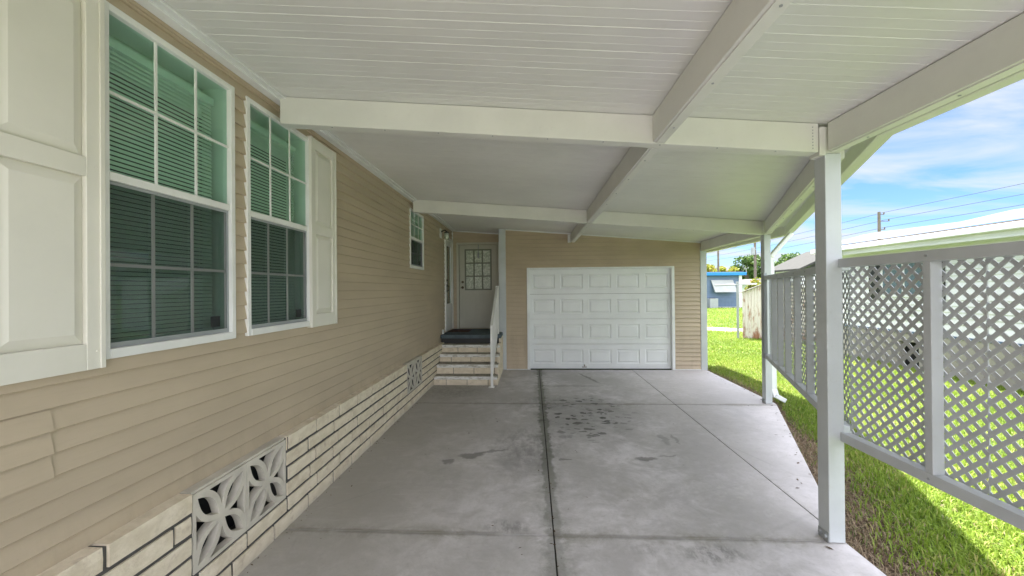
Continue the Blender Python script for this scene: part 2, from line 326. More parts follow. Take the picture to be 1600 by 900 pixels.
def siding(O, U, N, u0, u1, zb, zt, opens=(), pitch=.0835, zref=.600, depth=.017):
    O, U, N = Vector(O), Vector(U), Vector(N); mb = MB()
    def P(u, z, off): q = O + U * u + N * off; return (q.x, q.y, z)
    k = math.floor((zb - zref) / pitch); z = zref + k * pitch
    flip = U.cross(Vector((0, 0, 1))).dot(N) < 0
    def quad(a, b, c, d_): mb.poly([d_, c, b, a] if flip else [a, b, c, d_])
    def off(zz_, base): return depth * (1 - (zz_ - base) / pitch) + .001
    while z < zt:
        a, b = max(z, zb), min(z + pitch, zt); cuts = sorted({a, b, min(max(z + .004, a), b)} | {q for o in opens for q in (o[2], o[3]) if a < q < b})
        for c0, c1 in zip(cuts, cuts[1:]):
            if c1 - c0 < 1e-5: continue
            ivs = [(u0, u1)]
            for (a0, a1, q0, q1) in opens:
                if q0 <= c0 + 1e-6 and q1 >= c1 - 1e-6:
                    nv = []
                    for (i0, i1) in ivs:
                        if a0 > i0: nv.append((i0, min(i1, a0)))
                        if a1 < i1: nv.append((max(i0, a1), i1))
                    ivs = [v for v in nv if v[1] - v[0] > 1e-4]
            for (i0, i1) in ivs:
                o0, o1 = off(c0, z), off(c1, z)
                if c0 <= z + 1e-6: o0 -= .0035
                quad(P(i0, c0, o0), P(i1, c0, o0), P(i1, c1, o1), P(i0, c1, o1))
                if c0 <= z + 1e-6: quad(P(i0, c0, -.001), P(i1, c0, -.001), P(i1, c0, o0), P(i0, c0, o0))
        z += pitch
    return mb

# ================================================================== SETTING
g = MB(); n = 60
g.poly([(-400, -400, -.045), (400, -400, -.045), (400, 600, -.045), (-400, 600, -.045)])
tag(g.build('lawn_ground', M_lawn), kind='structure')
# driveway: slabs with real joints
drv = MB(); G = .0045
def edge(y): return 1.947 if y <= 2.57 else (1.947 + (y - 2.57) / (5.633 - 2.57) * (3.337 - 1.947) if y <= 5.633 else 3.337 + (y - 5.633) / (7.934 - 5.633) * .051)
def slab(poly): drv.prism(poly, -.12, 0)
cross = [-14, -9.3, -6.3, -3.35, -.38, 2.595, 5.573, 7.93]
for a, b in zip(cross, cross[1:]):
    slab([(-1.69, a + G * .7), (.127 - G, a + G * .7), (.127 - G, b - G * .7), (-1.69, b - G * .7)])
    xr = 1.954 - G if b > 2.6 else 1.947
    slab([(.127 + G, a + G * .7), (xr, a + G * .7), (xr, b - G * .7), (.127 + G, b - G * .7)])
slab([(1.954 + G, 2.60), (1.962, 2.60), (edge(5.57) - .05, 5.573 - G * .7), (1.954 + G, 5.573 - G * .7)][:0] or [(1.954 + G, 2.604), (edge(5.57), 5.573 - G * .7), (1.954 + G, 5.573 - G * .7)])
slab([(1.954 + G, 5.573 + G * .7), (edge(5.58), 5.573 + G * .7), (3.337, 5.66), (3.388, 7.93), (1.954 + G, 7.93)])
tag(drv.build('driveway', M_conc, bevel=.004), kind='structure')
tag(MB().prism([(-1.7, -14), (1.93, -14), (1.93, 2.6), (3.29, 5.66), (3.34, 7.93), (-1.7, 7.93)], -.1, -.012).build('joint_filler', M_gap), kind='structure')
# bare soil strip along the slab edge
sl = MB(); pts = []
ys = np.arange(-8, 8.6, .15)
wd = [.16 + .07 * math.sin(y * 2.1) + random.uniform(-.05, .05) + (.28 if y < 4.6 else .05) for y in ys]
for (y0, w0), (y1, w1) in zip(zip(ys, wd), zip(ys[1:], wd[1:])):
    sl.poly([(edge(y0) - .03, y0, -.041), (edge(y0) + w0, y0, -.041), (edge(y1) + w1, y1, -.041), (edge(y1) - .03, y1, -.041)])
tag(sl.build('soil_strip', M_soil), kind='structure')
pa = MB().prism([(5.9, 16.9), (7.3, 15.1), (11.5, 14.4), (11.5, 15.4), (8.2, 16.2), (6.6, 17.9)], -.06, -.03)
tag(pa.build('path', M_conc), kind='structure')

def blades(name, mat, xs, ysr, n, L, wd_, keep, zbase=-.045, lean=1.0, kindlabel=None):
    x = rng.uniform(*xs, n); y = rng.uniform(*ysr, n); k = keep(x, y); x, y = x[k], y[k]; n = len(x)
    ln = rng.uniform(.55, 1.15, n) * L; w = rng.uniform(.7, 1.2, n) * wd_; a = rng.uniform(0, 2 * np.pi, n); tilt = rng.uniform(.15, 1.15, n) * lean
    b = a + rng.normal(0, .5, n) + np.pi / 2
    dx, dy = np.cos(a), np.sin(a); px, py = np.cos(b), np.sin(b)
    V = np.zeros((n, 5, 3))
    h1 = ln * .55; z1 = h1 * np.cos(tilt * .6); r1 = h1 * np.sin(tilt * .6); h2 = ln * .45; z2 = z1 + h2 * np.cos(np.minimum(tilt * 1.5, 1.5)); r2 = r1 + h2 * np.sin(np.minimum(tilt * 1.5, 1.5))
    for i, s in ((0, -1), (1, 1)): V[:, i, 0] = x + px * w * s * .5; V[:, i, 1] = y + py * w * s * .5; V[:, i, 2] = zbase
    for i, s in ((3, -1), (2, 1)): V[:, i, 0] = x + dx * r1 + px * w * s * .45; V[:, i, 1] = y + dy * r1 + py * w * s * .45; V[:, i, 2] = zbase + z1
    V[:, 4, 0] = x + dx * r2; V[:, 4, 1] = y + dy * r2; V[:, 4, 2] = zbase + z2
    return V
def blade_obj(name, mat, Vs):
    V = np.concatenate(Vs); n = len(V); me = bpy.data.meshes.new(name)
    me.vertices.add(n * 5); me.vertices.foreach_set('co', V.reshape(-1).astype(np.float32))
    base = (np.arange(n) * 5)[:, None]; li = np.concatenate([base + np.array([0, 1, 2, 3]), base + np.array([3, 2, 4])], 1).reshape(-1)
    me.loops.add(n * 7); me.loops.foreach_set('vertex_index', li.astype(np.int32))
    st = np.stack([np.arange(n) * 7, np.arange(n) * 7 + 4], 1).reshape(-1); me.polygons.add(n * 2); me.polygons.foreach_set('loop_start', st.astype(np.int32)); me.polygons.foreach_set('loop_total', np.tile([4, 3], n).astype(np.int32))
    me.update(); me.validate()
    cxy = V[:, 0, :2]; patch = .5 + .25 * np.sin(cxy[:, 0] * 2.3 + np.sin(cxy[:, 1] * 1.7) * 1.3) * np.sin(cxy[:, 1] * 1.9 + 1) 
    tone = np.clip(patch * .6 + rng.uniform(0, .45, n), 0, .83); dry = rng.uniform(0, 1, n) < .10 + .18 * (patch > .62); tone[dry] = rng.uniform(.88, 1, dry.sum())
    at = me.attributes.new('tone', 'FLOAT', 'POINT'); at.data.foreach_set('value', np.repeat(tone, 5).astype(np.float32))
    me.materials.append(mat); o = bpy.data.objects.new(name, me); COL.objects.link(o); return o
ev = np.vectorize(edge)
def keepg(x, y):
    e = ev(np.minimum(y, 8.3)); d_ = x - e; th = .14 + .34 * np.clip((5.2 - y) / 1.5, 0, 1) + .06 * np.sin(y * 2.1)
    p = np.clip((d_ - .015) / th, 0, 1) ** 2.2
    ok = rng.uniform(0, 1, len(x)) < p
    ok &= ~((y > 8.0) & (x < 3.45)); ok &= ~((x > 7.55) & (y < 10.1))
    # path
    ok &= ~((y > 14.3) & (y < 17.9) & (x > 5.9) & (np.abs((y - 16.0) + (x - 7.3) * .42) < .55) & (x < 11.5))
    return ok
Vg = [blades('a', None, (1.95, 4.2), (.6, 6.0), 72000, .074, .0078, keepg),
      blades('a', None, (4.2, 7.6), (.6, 6.0), 52000, .065, .008, keepg),
      blades('a', None, (3.2, 7.6), (6, 10), 56000, .065, .009, keepg),
      blades('a', None, (3.4, 13), (10, 16), 60000, .075, .014, keepg),
      blades('a', None, (3.4, 24), (16, 35), 60000, .09, .03, keepg),
      blades('a', None, (1.95, 7.6), (-6, .6), 40000, .07, .010, keepg)]
tag(blade_obj('grass', M_grass, Vg), 'bright green lawn grass growing right of the concrete slab', 'grass', kind='stuff')
kt = lambda x, y: (lambda e: (x > e) & (rng.uniform(0, 1, len(x)) < np.clip(1.25 - (x - e) / (.22 + .26 * np.clip((5.2 - y) / 1.5, 0, 1)), 0, 1)))(ev(y))
Vt = [blades('a', None, (1.95, 3.9), (.8, 8.2), 72000, .055, .006, kt, lean=1.5), blades('a', None, (2.1, 5.5), (.8, 8.2), 5000, .04, .006, lambda x, y: x > ev(y) + .1, lean=1.5, zbase=-.02)]
tag(blade_obj('dead_thatch', M_thatch, Vt), 'brown dead grass and mulch along the edge of the concrete', 'mulch', kind='stuff')

# ================================================================== HOUSE
house = thing('mobile_home', 'tan lap-sided house on the left with cream brick skirting and white windows', 'house', (XS, 3, 0))
W1 = (1.515, 2.237, 1.33, 2.80); W2 = (2.335, 3.033, 1.33, 2.80); W3 = (5.59, 6.30, 1.925, 2.79); SD = (7.88, 8.58, .77, 2.66)
H0, H1 = -7.0, 8.66
ops = [(w[0] + .01, w[1] - .01, w[2] + .01, w[3] - .01) for w in (W1, W2, W3, SD)]
sw = siding((XS, 0, 0), (0, 1, 0), (1, 0, 0), H0, H1, .612, 2.905, ops)
sw.build('siding', M_sid, house)
lapm = siding((XS + .006, 0, 0), (0, 1, 0), (1, 0, 0), H0, 1.352, .600 + .0835 * 4 + .002, .600 + .0835 * 7 - .004)
lapm.build('siding_overlap', M_sid, house)
# shell behind the siding
sh = MB(); sh.box(-7.0, -1.86, H0, H0 + .1, 0, 2.9); sh.box(-7.1, -7.0, H0, 14, 0, 2.9); sh.box(-7.0, -1.90, 13.9, 14, 0, 2.9); sh.box(-1.90, -1.757, 8.662, 14, 0, 2.9)
sh.build('wall', M_sid, house, split=True)
rf = MB(); rf.hexa([(-7.4, H0 - .3, 2.93), (-1.77, H0 - .3, 2.93), (-1.77, 14.3, 2.93), (-7.4, 14.3, 2.93), (-7.4, H0 - .3, 2.99), (-1.77, H0 - .3, 2.99), (-1.77, 14.3, 2.99), (-7.4, 14.3, 2.99)])
rf.build('roof', M_grayroof, house)
# eave trim where the siding meets the carport ceiling
et = MB(); et.hexa([(XS, H0, 2.887), (-1.682, H0, 2.887), (-1.682, 8.63, 2.887), (XS, 8.63, 2.887), (XS, H0, zc(XS) - .002), (-1.682, H0, zc(-1.682) - .002), (-1.682, 8.63, zc(-1.682) - .002), (XS, 8.63, zc(XS) - .002)])
et.hexa([(-1.681, H0, 2.897), (-1.640, H0, 2.895), (-1.640, 8.63, 2.895), (-1.681, 8.63, 2.897), (-1.681, H0, zc(-1.681) - .001), (-1.640, H0, zc(-1.64) - .001), (-1.640, 8.63, zc(-1.64) - .001), (-1.681, 8.63, zc(-1.681) - .001)])
et.build('eave_trim', M_trim, house, bevel=.002)
et = MB().box(XS + .001, XS + .02, H0, SD[0] - .06, 2.868, 2.885); et.build('siding_channel', M_sid, house)

# skirting bricks, courses .1025 high, breeze blocks let in
blocks = [(1.870, 2.238), (2.238, 2.606), (5.215, 5.575), (5.575, 5.935)]
sk = MB(); hgt = .615 / 6
offs = [-.12, .02, -.11, 0, -.105, 0]
for c_ in range(6):
    za, zb = c_ * hgt + (.0 if c_ else 0), (c_ + 1) * hgt
    j = []; y = 2.606 + offs[c_] - 26 * .372
    while y < 7.7: j.append(y + random.uniform(-.025, .025)); y += .372 + random.uniform(-.01, .01)*0
    for a, b in zip(j, j[1:]):
        segs = [(a, b)]
        if c_ in (0, 1): pass
        else:
            bs = [(1.870, 2.606), (5.215, 5.935)]
            for (q0, q1) in bs:
                ns_ = []
                for (s0, s1) in segs:
                    if s0 < q0: ns_.append((s0, min(s1, q0)))
                    if s1 > q1: ns_.append((max(s0, q1), s1))
                segs = [s_ for s_ in ns_ if s_[1] - s_[0] > .02] if not (b < q0 or a > q1) else segs
        for (s0, s1) in segs:
            if s1 > 7.55: s1 = 7.55
            if s1 - s0 < .02: continue
            f = XB + random.uniform(-.003, .003); jz = random.uniform(-.0015, .0015); gz = .0085
            x0 = XS if c_ == 5 else XS + .02
            t0 = zb - (gz if c_ < 5 else 0)
            # split-face front: a little uneven in plan
            nseg = max(2, int((s1 - s0) / .05)); yy = [s0 + .0095 + (s1 - s0 - .019) * i / nseg for i in range(nseg + 1)]
            fx = [f + random.uniform(-.002, .002) for _ in yy]; fx2 = [f + random.uniform(-.002, .002) for _ in yy]
            i0 = len(sk.v); zlo = za + gz * (c_ > 0) + jz * (c_ > 0)
            for yk, a_, b_ in zip(yy, fx, fx2):
                sk.v += [(x0, yk, zlo), (a_ , yk, zlo + .002), (a_ + .002, yk, (zlo + t0) / 2), (b_, yk, t0 - .002 + jz * (c_ < 5)), (x0, yk, t0)]
            for k in range(nseg):
                for m_ in range(4): q = i0 + k * 5 + m_; sk.f.append((q, q + 5, q + 6, q + 1))
            sk.f.append(tuple(i0 + m_ for m_ in range(5))); sk.f.append(tuple(i0 + nseg * 5 + m_ for m_ in reversed(range(5))))
sk.build('brick_skirting', M_brick, house)
mo = MB(); mo.box(XS - .1, XB - .0075, H0, 1.871, 0, .606); mo.box(XS - .1, XB - .0075, 2.605, 5.216, 0, .606); mo.box(XS - .1, XB - .0075, 5.934, 7.54, 0, .606); mo.box(XS - .1, XB - .0075, 1.871, 2.605, 0, .205); mo.box(XS - .1, XB - .0075, 5.216, 5.934, 0, .205)
mo.build('mortar', M_mortar, house)
ledge = MB().box(XS - .02, XB - .012, 1.871, 2.605, .602, .6145).box(XS - .02, XB - .012, 5.216, 5.934, .602, .6145); ledge.build('ledge', M_block, house, split=True)
dv = MB().box(-2.0, -1.80, 1.6, 6.2, 0, .61).box(-1.799, -1.70, 1.84, 1.869, .2, .6).box(-1.799, -1.70, 2.607, 2.63, .2, .6); dv.build('crawl_shade_backing', M_dark, house)  # near-black boxes behind the breeze blocks, standing in for shade in the openings

def breeze(y0, y1, zb, zt, parent):
    dep = .022 if y0 < 4 else .008
    cu = bpy.data.curves.new('bb', 'CURVE'); cu.dimensions = '2D'; cu.fill_mode = 'BOTH'; cu.extrude = dep; cu.bevel_depth = 0.0
    s = .5
    def spl(pts):
        sp_ = cu.splines.new('POLY'); sp_.points.add(len(pts) - 1)
        for p, q in zip(sp_.points, pts): p.co = (q[0], q[1], 0, 1)
        sp_.use_cyclic_u = True
    spl([(-s, -s), (s, -s), (s, s), (-s, s)])
    def arc(a, b, bul, n_=10):   # arc from a to b bulging sideways by bul
        a, b = Vector(a), Vector(b); m_ = (b - a); nn = Vector((-m_.y, m_.x)).normalized()
        return [tuple(a + m_ * (i / n_) + nn * bul * math.sin(math.pi * i / n_)) for i in range(n_)]
    for k in range(4):
        an = math.pi / 4 + k * math.pi / 2; c_, s_ = math.cos(an), math.sin(an)
        p0 = (.075 * c_, .075 * s_); p1 = (.60 * c_, .60 * s_)
        spl(arc(p0, p1, .098) + arc(p1, p0, .098))
        # triangle between petals, sides bowed in by the petal rims
        a2 = k * math.pi / 2; R2 = lambda p: (p[0] * math.cos(a2) - p[1] * math.sin(a2), p[0] * math.sin(a2) + p[1] * math.cos(a2))
        A, B, C = R2((.135, 0)), R2((.45, -.225)), R2((.45, .225))
        spl(arc(A, B, .045) + arc(B, C, 0, 2) + arc(C, A, .045))
    tmp = bpy.data.objects.new('tmp', cu); COL.objects.link(tmp); bpy.context.view_layer.update()
    dg = bpy.context.evaluated_depsgraph_get(); me = bpy.data.meshes.new_from_object(tmp.evaluated_get(dg)); bpy.data.objects.remove(tmp)
    L = y1 - y0; Hh = zt - zb
    me.name = 'breeze_block'
    Mx = Matrix(((0, 0, 1, XB - .002 - dep), (L, 0, 0, (y0 + y1) / 2), (0, Hh, 0, (zb + zt) / 2), (0, 0, 0, 1)))
    me.transform(Matrix.Translation(-parent.location) @ Mx); me.materials.clear(); me.materials.append(M_block)
    o = bpy.data.objects.new('breeze_block', me); COL.objects.link(o); o.parent = parent
    b = o.modifiers.new('bevel', 'BEVEL'); b.width = .003; b.segments = 2; b.limit_method = 'ANGLE'
    return o
for a, b in blocks: breeze(a + .0015, b - .0015, .2085, .6, house)
for q0, q1 in ((1.871, 2.605), (5.216, 5.934)):
    bl = MB().box(XB - .0105, XB - .0025, q0, q1, .6005, .6145)

def window(w, parent, screen=True, blind=True, dark=False, hidden_top=False):
    y0, y1, z0_, z1_ = w; F = .030; X0 = XS + .002; X1 = XS + .024; xg = XS - .004
    zm = z0_ + (z1_ - z0_) * .515
    fr = MB(); fr.box(X0 - .03, X1, y0, y0 + F, z0_, z1_); fr.box(X0 - .03, X1, y1 - F, y1, z0_, z1_)
    fr.box(X0 - .03, X1 - .001, y0 + F, y1 - F, z1_ - F, z1_); fr.box(X0 - .03, X1 + .003, y0 + F, y1 - F, z0_, z0_ + F * 1.35)
    fr.box(X0 - .025, X1 - .008, y0 + F, y1 - F, zm - .018, zm + .018)
    wo = fr.build('window', M_white, parent, bevel=.003)
    def sub(mb, name, mat, **k): return mb.build(name, mat, wo, **k)
    ya, yb = y0 + F, y1 - F
    # upper muntins white in front of the glass
    mu = MB()
    for i in (1, 2): yy = ya + (yb - ya) * i / 3; mu.box(xg + .004, xg + .011, yy - .0065, yy + .0065, zm + .018, z1_ - F)
    zz_ = (zm + .018 + z1_ - F) / 2; mu.box(xg + .003, xg + .012, ya, yb, zz_ - .0065, zz_ + .0065); sub(mu, 'upper_muntins', M_white, bevel=.001)
    # lower sash behind a grey framed screen
    ml = MB(); xl = xg - .0
    for i in (1, 2): yy = ya + .012 + (yb - ya - .024) * i / 3; ml.box(xl - .016, xl - .009, yy - .007, yy + .007, z0_ + F, zm - .018)
    zz_ = (zm - .018 + z0_ + F * 1.35) / 2; ml.box(xl - .017, xl - .008, ya, yb, zz_ - .007, zz_ + .007); sub(ml, 'lower_muntins', M_white if not dark else M_metal, bevel=.001)
    pu = MB().poly([(xg, ya, zm), (xg, yb, zm), (xg, yb, z1_ - F), (xg, ya, z1_ - F)]); sub(pu, 'pane', M_glass)
    pl = MB().poly([(xg - .02, ya, z0_ + F), (xg - .02, yb, z0_ + F), (xg - .02, yb, zm), (xg - .02, ya, zm)]); sub(pl, 'pane', M_glass)
    sf = MB(); q = .014; sf.box(xg + .001, xg + .008, ya, ya + q, z0_ + F * 1.35, zm - .018); sf.box(xg + .001, xg + .008, yb - q, yb, z0_ + F * 1.35, zm - .018)
    sf.box(xg + .0015, xg + .0085, ya + q, yb - q, z0_ + F * 1.35, z0_ + F * 1.35 + q * 1.6); sf.box(xg + .0015, xg + .0085, ya + q, yb - q, zm - .018 - q, zm - .018)
    sub(sf, 'screen_frame', M_metal, bevel=.001)
    sub(MB().poly([(xg + .005, ya + q, z0_ + F), (xg + .005, yb - q, z0_ + F), (xg + .005, yb - q, zm - .018), (xg + .005, ya + q, zm - .018)]), 'insect_screen', M_screen)
    # reveal into the room
    D = XS - .17; rv = MB(); rv.box(D, XS - .032, y0 - .005, y0 + .012, z0_, z1_); rv.box(D, XS - .032, y1 - .012, y1 + .005, z0_, z1_); rv.box(D, XS - .032, y0 + .012, y1 - .012, z0_ - .005, z0_ + .012); rv.box(D, XS - .032, y0 + .012, y1 - .012, z1_ - .012, z1_ + .005)
    sub(rv, 'window_reveal', M_blind)
    sub(MB().box(D - .4, D - .02, y0 - .3, y1 + .3, z0_ - .4, z1_ + .2), 'dark_room', M_dark)
    if blind:
        bl_ = MB(); by0, by1 = y0 + .02, y1 - .045; xb = XS - .085
        bl_.box(xb - .018, xb + .018, by0, by1, z1_ - .125, z1_ - .088)
        sub(MB().box(D - .012, D - .004, y0, y1, z1_ - .17, z1_), 'valance', M_blind)
        zlow = zm + .01 if dark else z0_ + .03
        z = z1_ - .138
        while z > zlow:
            bl_.hexa([(xb + .0030, by0, z - .0086), (xb + .0040, by0, z - .0082), (xb + .0040, by1, z - .0082), (xb + .0030, by1, z - .0086), (xb - .0040, by0, z + .0082), (xb - .0030, by0, z + .0086), (xb - .0030, by1, z + .0086), (xb - .0040, by1, z + .0082)])
            z -= .0212
        for yy in (by0 + .08, by1 - .10): bl_.box(xb + .0115, xb + .0125, yy - .001, yy + .001, z0_ + .03, z1_ - .11)
        sub(bl_, 'blind', M_blind)
        sk_ = MB().box(xg - .019, xg - .018, yb - .10, yb - .035, z0_ + .075, z0_ + .135); sub(sk_, 'sticker', M_black)
    return wo
window(W1, house); window(W2, house); window(W3, house, blind=True, dark=True)

def shutter(y0, y1, z0_, z1_):
    mb = MB(); X = XS + .018; X1 = XS + .040; st = (y1 - y0) * .16
    def pt(y, z, x): return (x, y, z)
    mb.box(XS + .005, X, y0, y1, z0_, z1_)
    zmid = z0_ + (z1_ - z0_) * .52; rail = .075
    cells = [(z0_ + rail * 1.35, zmid - rail * .5), (zmid + rail * .5, z1_ - rail * 1.1)]
    ya, yb = y0 + st, y1 - st
    # stiles and rails as boxes, then bevelled raised fields
    mb.box(X + .0005, X1, y0, ya, z0_, z1_); mb.box(X + .0005, X1, yb, y1, z0_, z1_)
    zs = [z0_, cells[0][0], cells[0][1], cells[1][0], cells[1][1], z1_]
    for i in (0, 2, 4): mb.box(X + .0005, X1 - .001, ya, yb, zs[i], zs[i + 1])
    # outer rim bead
    mb.box(X1 + .0003, X1 + .006, y0, y0 + .018, z0_, z1_); mb.box(X1 + .0003, X1 + .006, y1 - .018, y1, z0_, z1_)
    for (a, b) in cells:
        w_ = .04
        o = [(X + .001, ya, a), (X + .001, yb, a), (X + .001, yb, b), (X + .001, ya, b)]
        i_ = [(X1 - .003, ya + w_, a + w_), (X1 - .003, yb - w_, a + w_), (X1 - .003, yb - w_, b - w_), (X1 - .003, ya + w_, b - w_)]
        for k in range(4): mb.poly([o[k], o[(k + 1) % 4], i_[(k + 1) % 4], i_[k]])
        mb.poly(i_)
    for (yy) in (y0 + .028, y1 - .028):
        for z_ in (z0_ + .07, zmid + .005, z1_ - .07):
            mb.tube([(X1, yy, z_), (X1 + .003, yy, z_)], .004, 8)
    return mb.build('shutter', M_shut, house, bevel=.0025)
shutter(1.115, 1.508, 1.303, 2.815); shutter(3.005, 3.40, 1.318, 2.815)

# storm door on the house wall over the landing
dr = MB(); y0, y1, z0_, z1_ = SD
dr.box(XS - .02, XS + .035, y0 - .03, y0 + .03, z0_, z1_ + .03); dr.box(XS - .02, XS + .035, y1 - .03, y1 + .03, z0_, z1_ + .03); dr.box(XS - .02, XS + .035, y0 + .03, y1 - .03, z1_ - .03, z1_ + .03)
dr.box(XS - .01, XS + .022, y0 + .035, y1 - .035, z0_, z0_ + .55); dr.box(XS - .01, XS + .022, y0 + .035, y0 + .13, z0_ + .55, z1_ - .035); dr.box(XS - .01, XS + .022, y1 - .13, y1 - .035, z0_ + .55, z1_ - .035); dr.box(XS - .01, XS + .022, y0 + .13, y1 - .13, z1_ - .14, z1_ - .035)
sdo = dr.build('storm_door', M_white, house, bevel=.004)
MB().box(XS - .004, XS + .004, y0 + .12, y1 - .12, z0_ + .55, z1_ - .13).build('pane', M_clear, sdo)
hd = MB().box(XS + .024, XS + .03, y0 + .05, y0 + .09, 1.56, 1.72).tube([(XS + .03, y0 + .07, 1.69), (XS + .075, y0 + .07, 1.685), (XS + .075, y0 + .07, 1.60), (XS + .03, y0 + .07, 1.58)], .008).tube([(XS + .022, y0 + .07, 1.80), (XS + .05, y0 + .07, 1.80)], .02); hd.build('handle', M_black, sdo)
MB().box(XS - .5, XS - .1, y0 - .1, y1 + .08, .5, 2.8).build('dark_room', M_dark, house)
# porch light
pl = MB().box(XS + .01, XS + .03, 7.43, 7.56, 2.60, 2.78); plo = pl.build('porch_light', M_white, house, bevel=.004)
MB().tube([(XS + .03, 7.5, 2.72), (XS + .10, 7.5, 2.75), (XS + .13, 7.5, 2.72)], .012).tube([(XS + .13, 7.5, 2.72), (XS + .13, 7.5, 2.70), (XS + .13, 7.5, 2.69)], [.02, .05, .055], 14).build('bracket', M_black, plo)
MB().tube([(XS + .13, 7.5, 2.69), (XS + .13, 7.5, 2.60), (XS + .13, 7.5, 2.57)], [.045, .05, .025], 14).build('lamp_glass', M_lace, plo, smooth=True)
MB().box(XS + .012, XS + .045, 7.55, 7.62, .70, .84).build('outlet_box', M_white, house, bevel=.006)

# ================================================================== GARAGE
gar = thing('garage', 'tan sided garage at the end of the carport with a white paneled door', 'garage', (1.4, YG, 0))
DX0, DX1, DZ = -.045, 2.735, 2.005
gs = siding((0, YG, 0), (1, 0, 0), (0, -1, 0), -.525, 3.295, 0.012, 2.9, [(DX0 - .04, DX1 + .04, -.1, DZ + .02)], pitch=.0835, zref=.012, depth=.024)
gs.build('siding', M_sid, gar, cut=CEIL_CUT)
MB().box(-.66, DX0 - .04, YG + .002, YG + .10, 0, 2.75).box(DX1 + .04, 3.28, YG + .002, YG + .10, 0, 2.45).box(DX0 - .04, DX1 + .04, YG + .002, YG + .10, DZ + .02, 2.5).build('wall', M_sid, gar, split=True)
dt = MB(); dt.box(DX0 - .06, DX0, YG - .026, YG + .09, 0, DZ + .03); dt.box(DX1, DX1 + .055, YG - .026, YG + .09, 0, DZ + .03); dt.box(DX0, DX1, YG - .027, YG + .09, DZ, DZ + .029); dt.build('door_trim', M_trim, gar, bevel=.003)
bt = MB().box(-.522, DX0 - .062, YG - .022, YG + .001, 0.0, .022).box(DX1 + .057, 3.287, YG - .022, YG + .001, 0.0, .022); bt.build('base_trim', M_trim, gar, split=True)
# sloping trim under the ceiling
ct = MB(); 
for (xa, xb) in ((-.52, 3.29),): ct.hexa([(xa, YG - .03, zc(xa) - .025), (xb, YG - .03, zc(xb) - .025), (xb, YG - .0135, zc(xb) - .025), (xa, YG - .0135, zc(xa) - .025), (xa, YG - .03, zc(xa) - .003), (xb, YG - .03, zc(xb) - .003), (xb, YG - .0135, zc(xb) - .003), (xa, YG - .0135, zc(xa) - .003)])
ct.build('ceiling_trim', M_trim, gar)
MB().hexa([(-.664, YG - .03, 0), (-.524, YG - .03, 0), (-.524, YG + .1, 0), (-.664, YG + .1, 0), (-.664, YG - .03, zc(-.664) - .004), (-.524, YG - .03, zc(-.524) - .004), (-.524, YG + .1, zc(-.524) - .004), (-.664, YG + .1, zc(-.664) - .004)]).build('corner_trim', M_post, gar, bevel=.004)
MB().hexa([(3.288, YG - .028, 0), (3.408, YG - .028, 0), (3.408, YG + .09, 0), (3.288, YG + .09, 0), (3.288, YG - .028, 2.40), (3.408, YG - .028, 2.40), (3.408, YG + .09, 2.40), (3.288, YG + .09, 2.40)]).build('corner_trim', M_post, gar, bevel=.004)
# side and rear walls
MB().box(3.28, 3.385, YG + .1, 14, 0, 2.49).box(-1.74, 3.28, 13.9, 14, 0, 2.49).box(-.665, -.60, YG + .101, 8.64, .0, 2.78).build('side_wall', M_sid, gar, split=True)
door = bpy.data.objects.new('garage_door', None); COL.objects.link(door); door.parent = gar; door.location = (0, 0, 0)
YD = YG + .05; nr = 4; rh = DZ / nr; cw = (DX1 - DX0) / 5
for r_ in range(nr):
    mb = MB(); za, zb = r_ * rh + (.002 if r_ else .006), (r_ + 1) * rh - .003; mb.box(DX0, DX1, YD + .0165, YD + .045, za, zb)
    xs = [DX0]; zs = [za]
    pan = []
    for c_ in range(5):
        pw = cw * .80; xc = DX0 + cw * (c_ + .5); pan.append((xc - pw / 2, xc + pw / 2))
    pz = (za + rh * .21, zb - rh * .21)
    # face sheet around the panels
    def q(xa, xb, z_a, z_b, y=YD): mb.poly([(xa, y, z_a), (xb, y, z_a), (xb, y, z_b), (xa, y, z_b)])
    q(DX0, DX1, za, pz[0]); q(DX0, DX1, pz[1], zb); px_ = DX0
    for (a, b) in pan: q(px_, a, *pz); px_ = b
    q(px_, DX1, *pz)
    mb.poly([(DX0, YD, zb), (DX1, YD, zb), (DX1, YD + .0165, zb), (DX0, YD + .0165, zb)]); mb.poly([(DX0, YD + .0165, za), (DX1, YD + .0165, za), (DX1, YD, za), (DX0, YD, za)])
    for (a, b) in pan:
        rings = [(0, 0), (.012, .013), (.026, .013), (.050, .001)]
        def rect(i, dy): return [(a + i, YD + dy, pz[0] + i), (b - i, YD + dy, pz[0] + i), (b - i, YD + dy, pz[1] - i), (a + i, YD + dy, pz[1] - i)]
        rs_ = [rect(i, dy) for i, dy in rings]
        for A, B in zip(rs_, rs_[1:]):
            for k in range(4): mb.poly([A[k], A[(k + 1) % 4], B[(k + 1) % 4], B[k]])
        mb.poly(rs_[-1])
    so_ = mb.build('door_section', M_gdoor, door)
MB().box(.985, 1.075, YD - .012, YD - .001, .035, .048).tube([(1.03, YD - .001, .085), (1.03, YD - .03, .085), (1.03, YD - .035, .06)], .010).build('handle', M_brass, door)
MB().box(DX0, DX1, YD - .004, YD + .04, 0.001, .010).build('bottom_seal', M_black, door)
MB().box(-.5, 3.2, YD + .3, YD + .35, 0, 2.4).build('dark_interior', M_dark, gar)
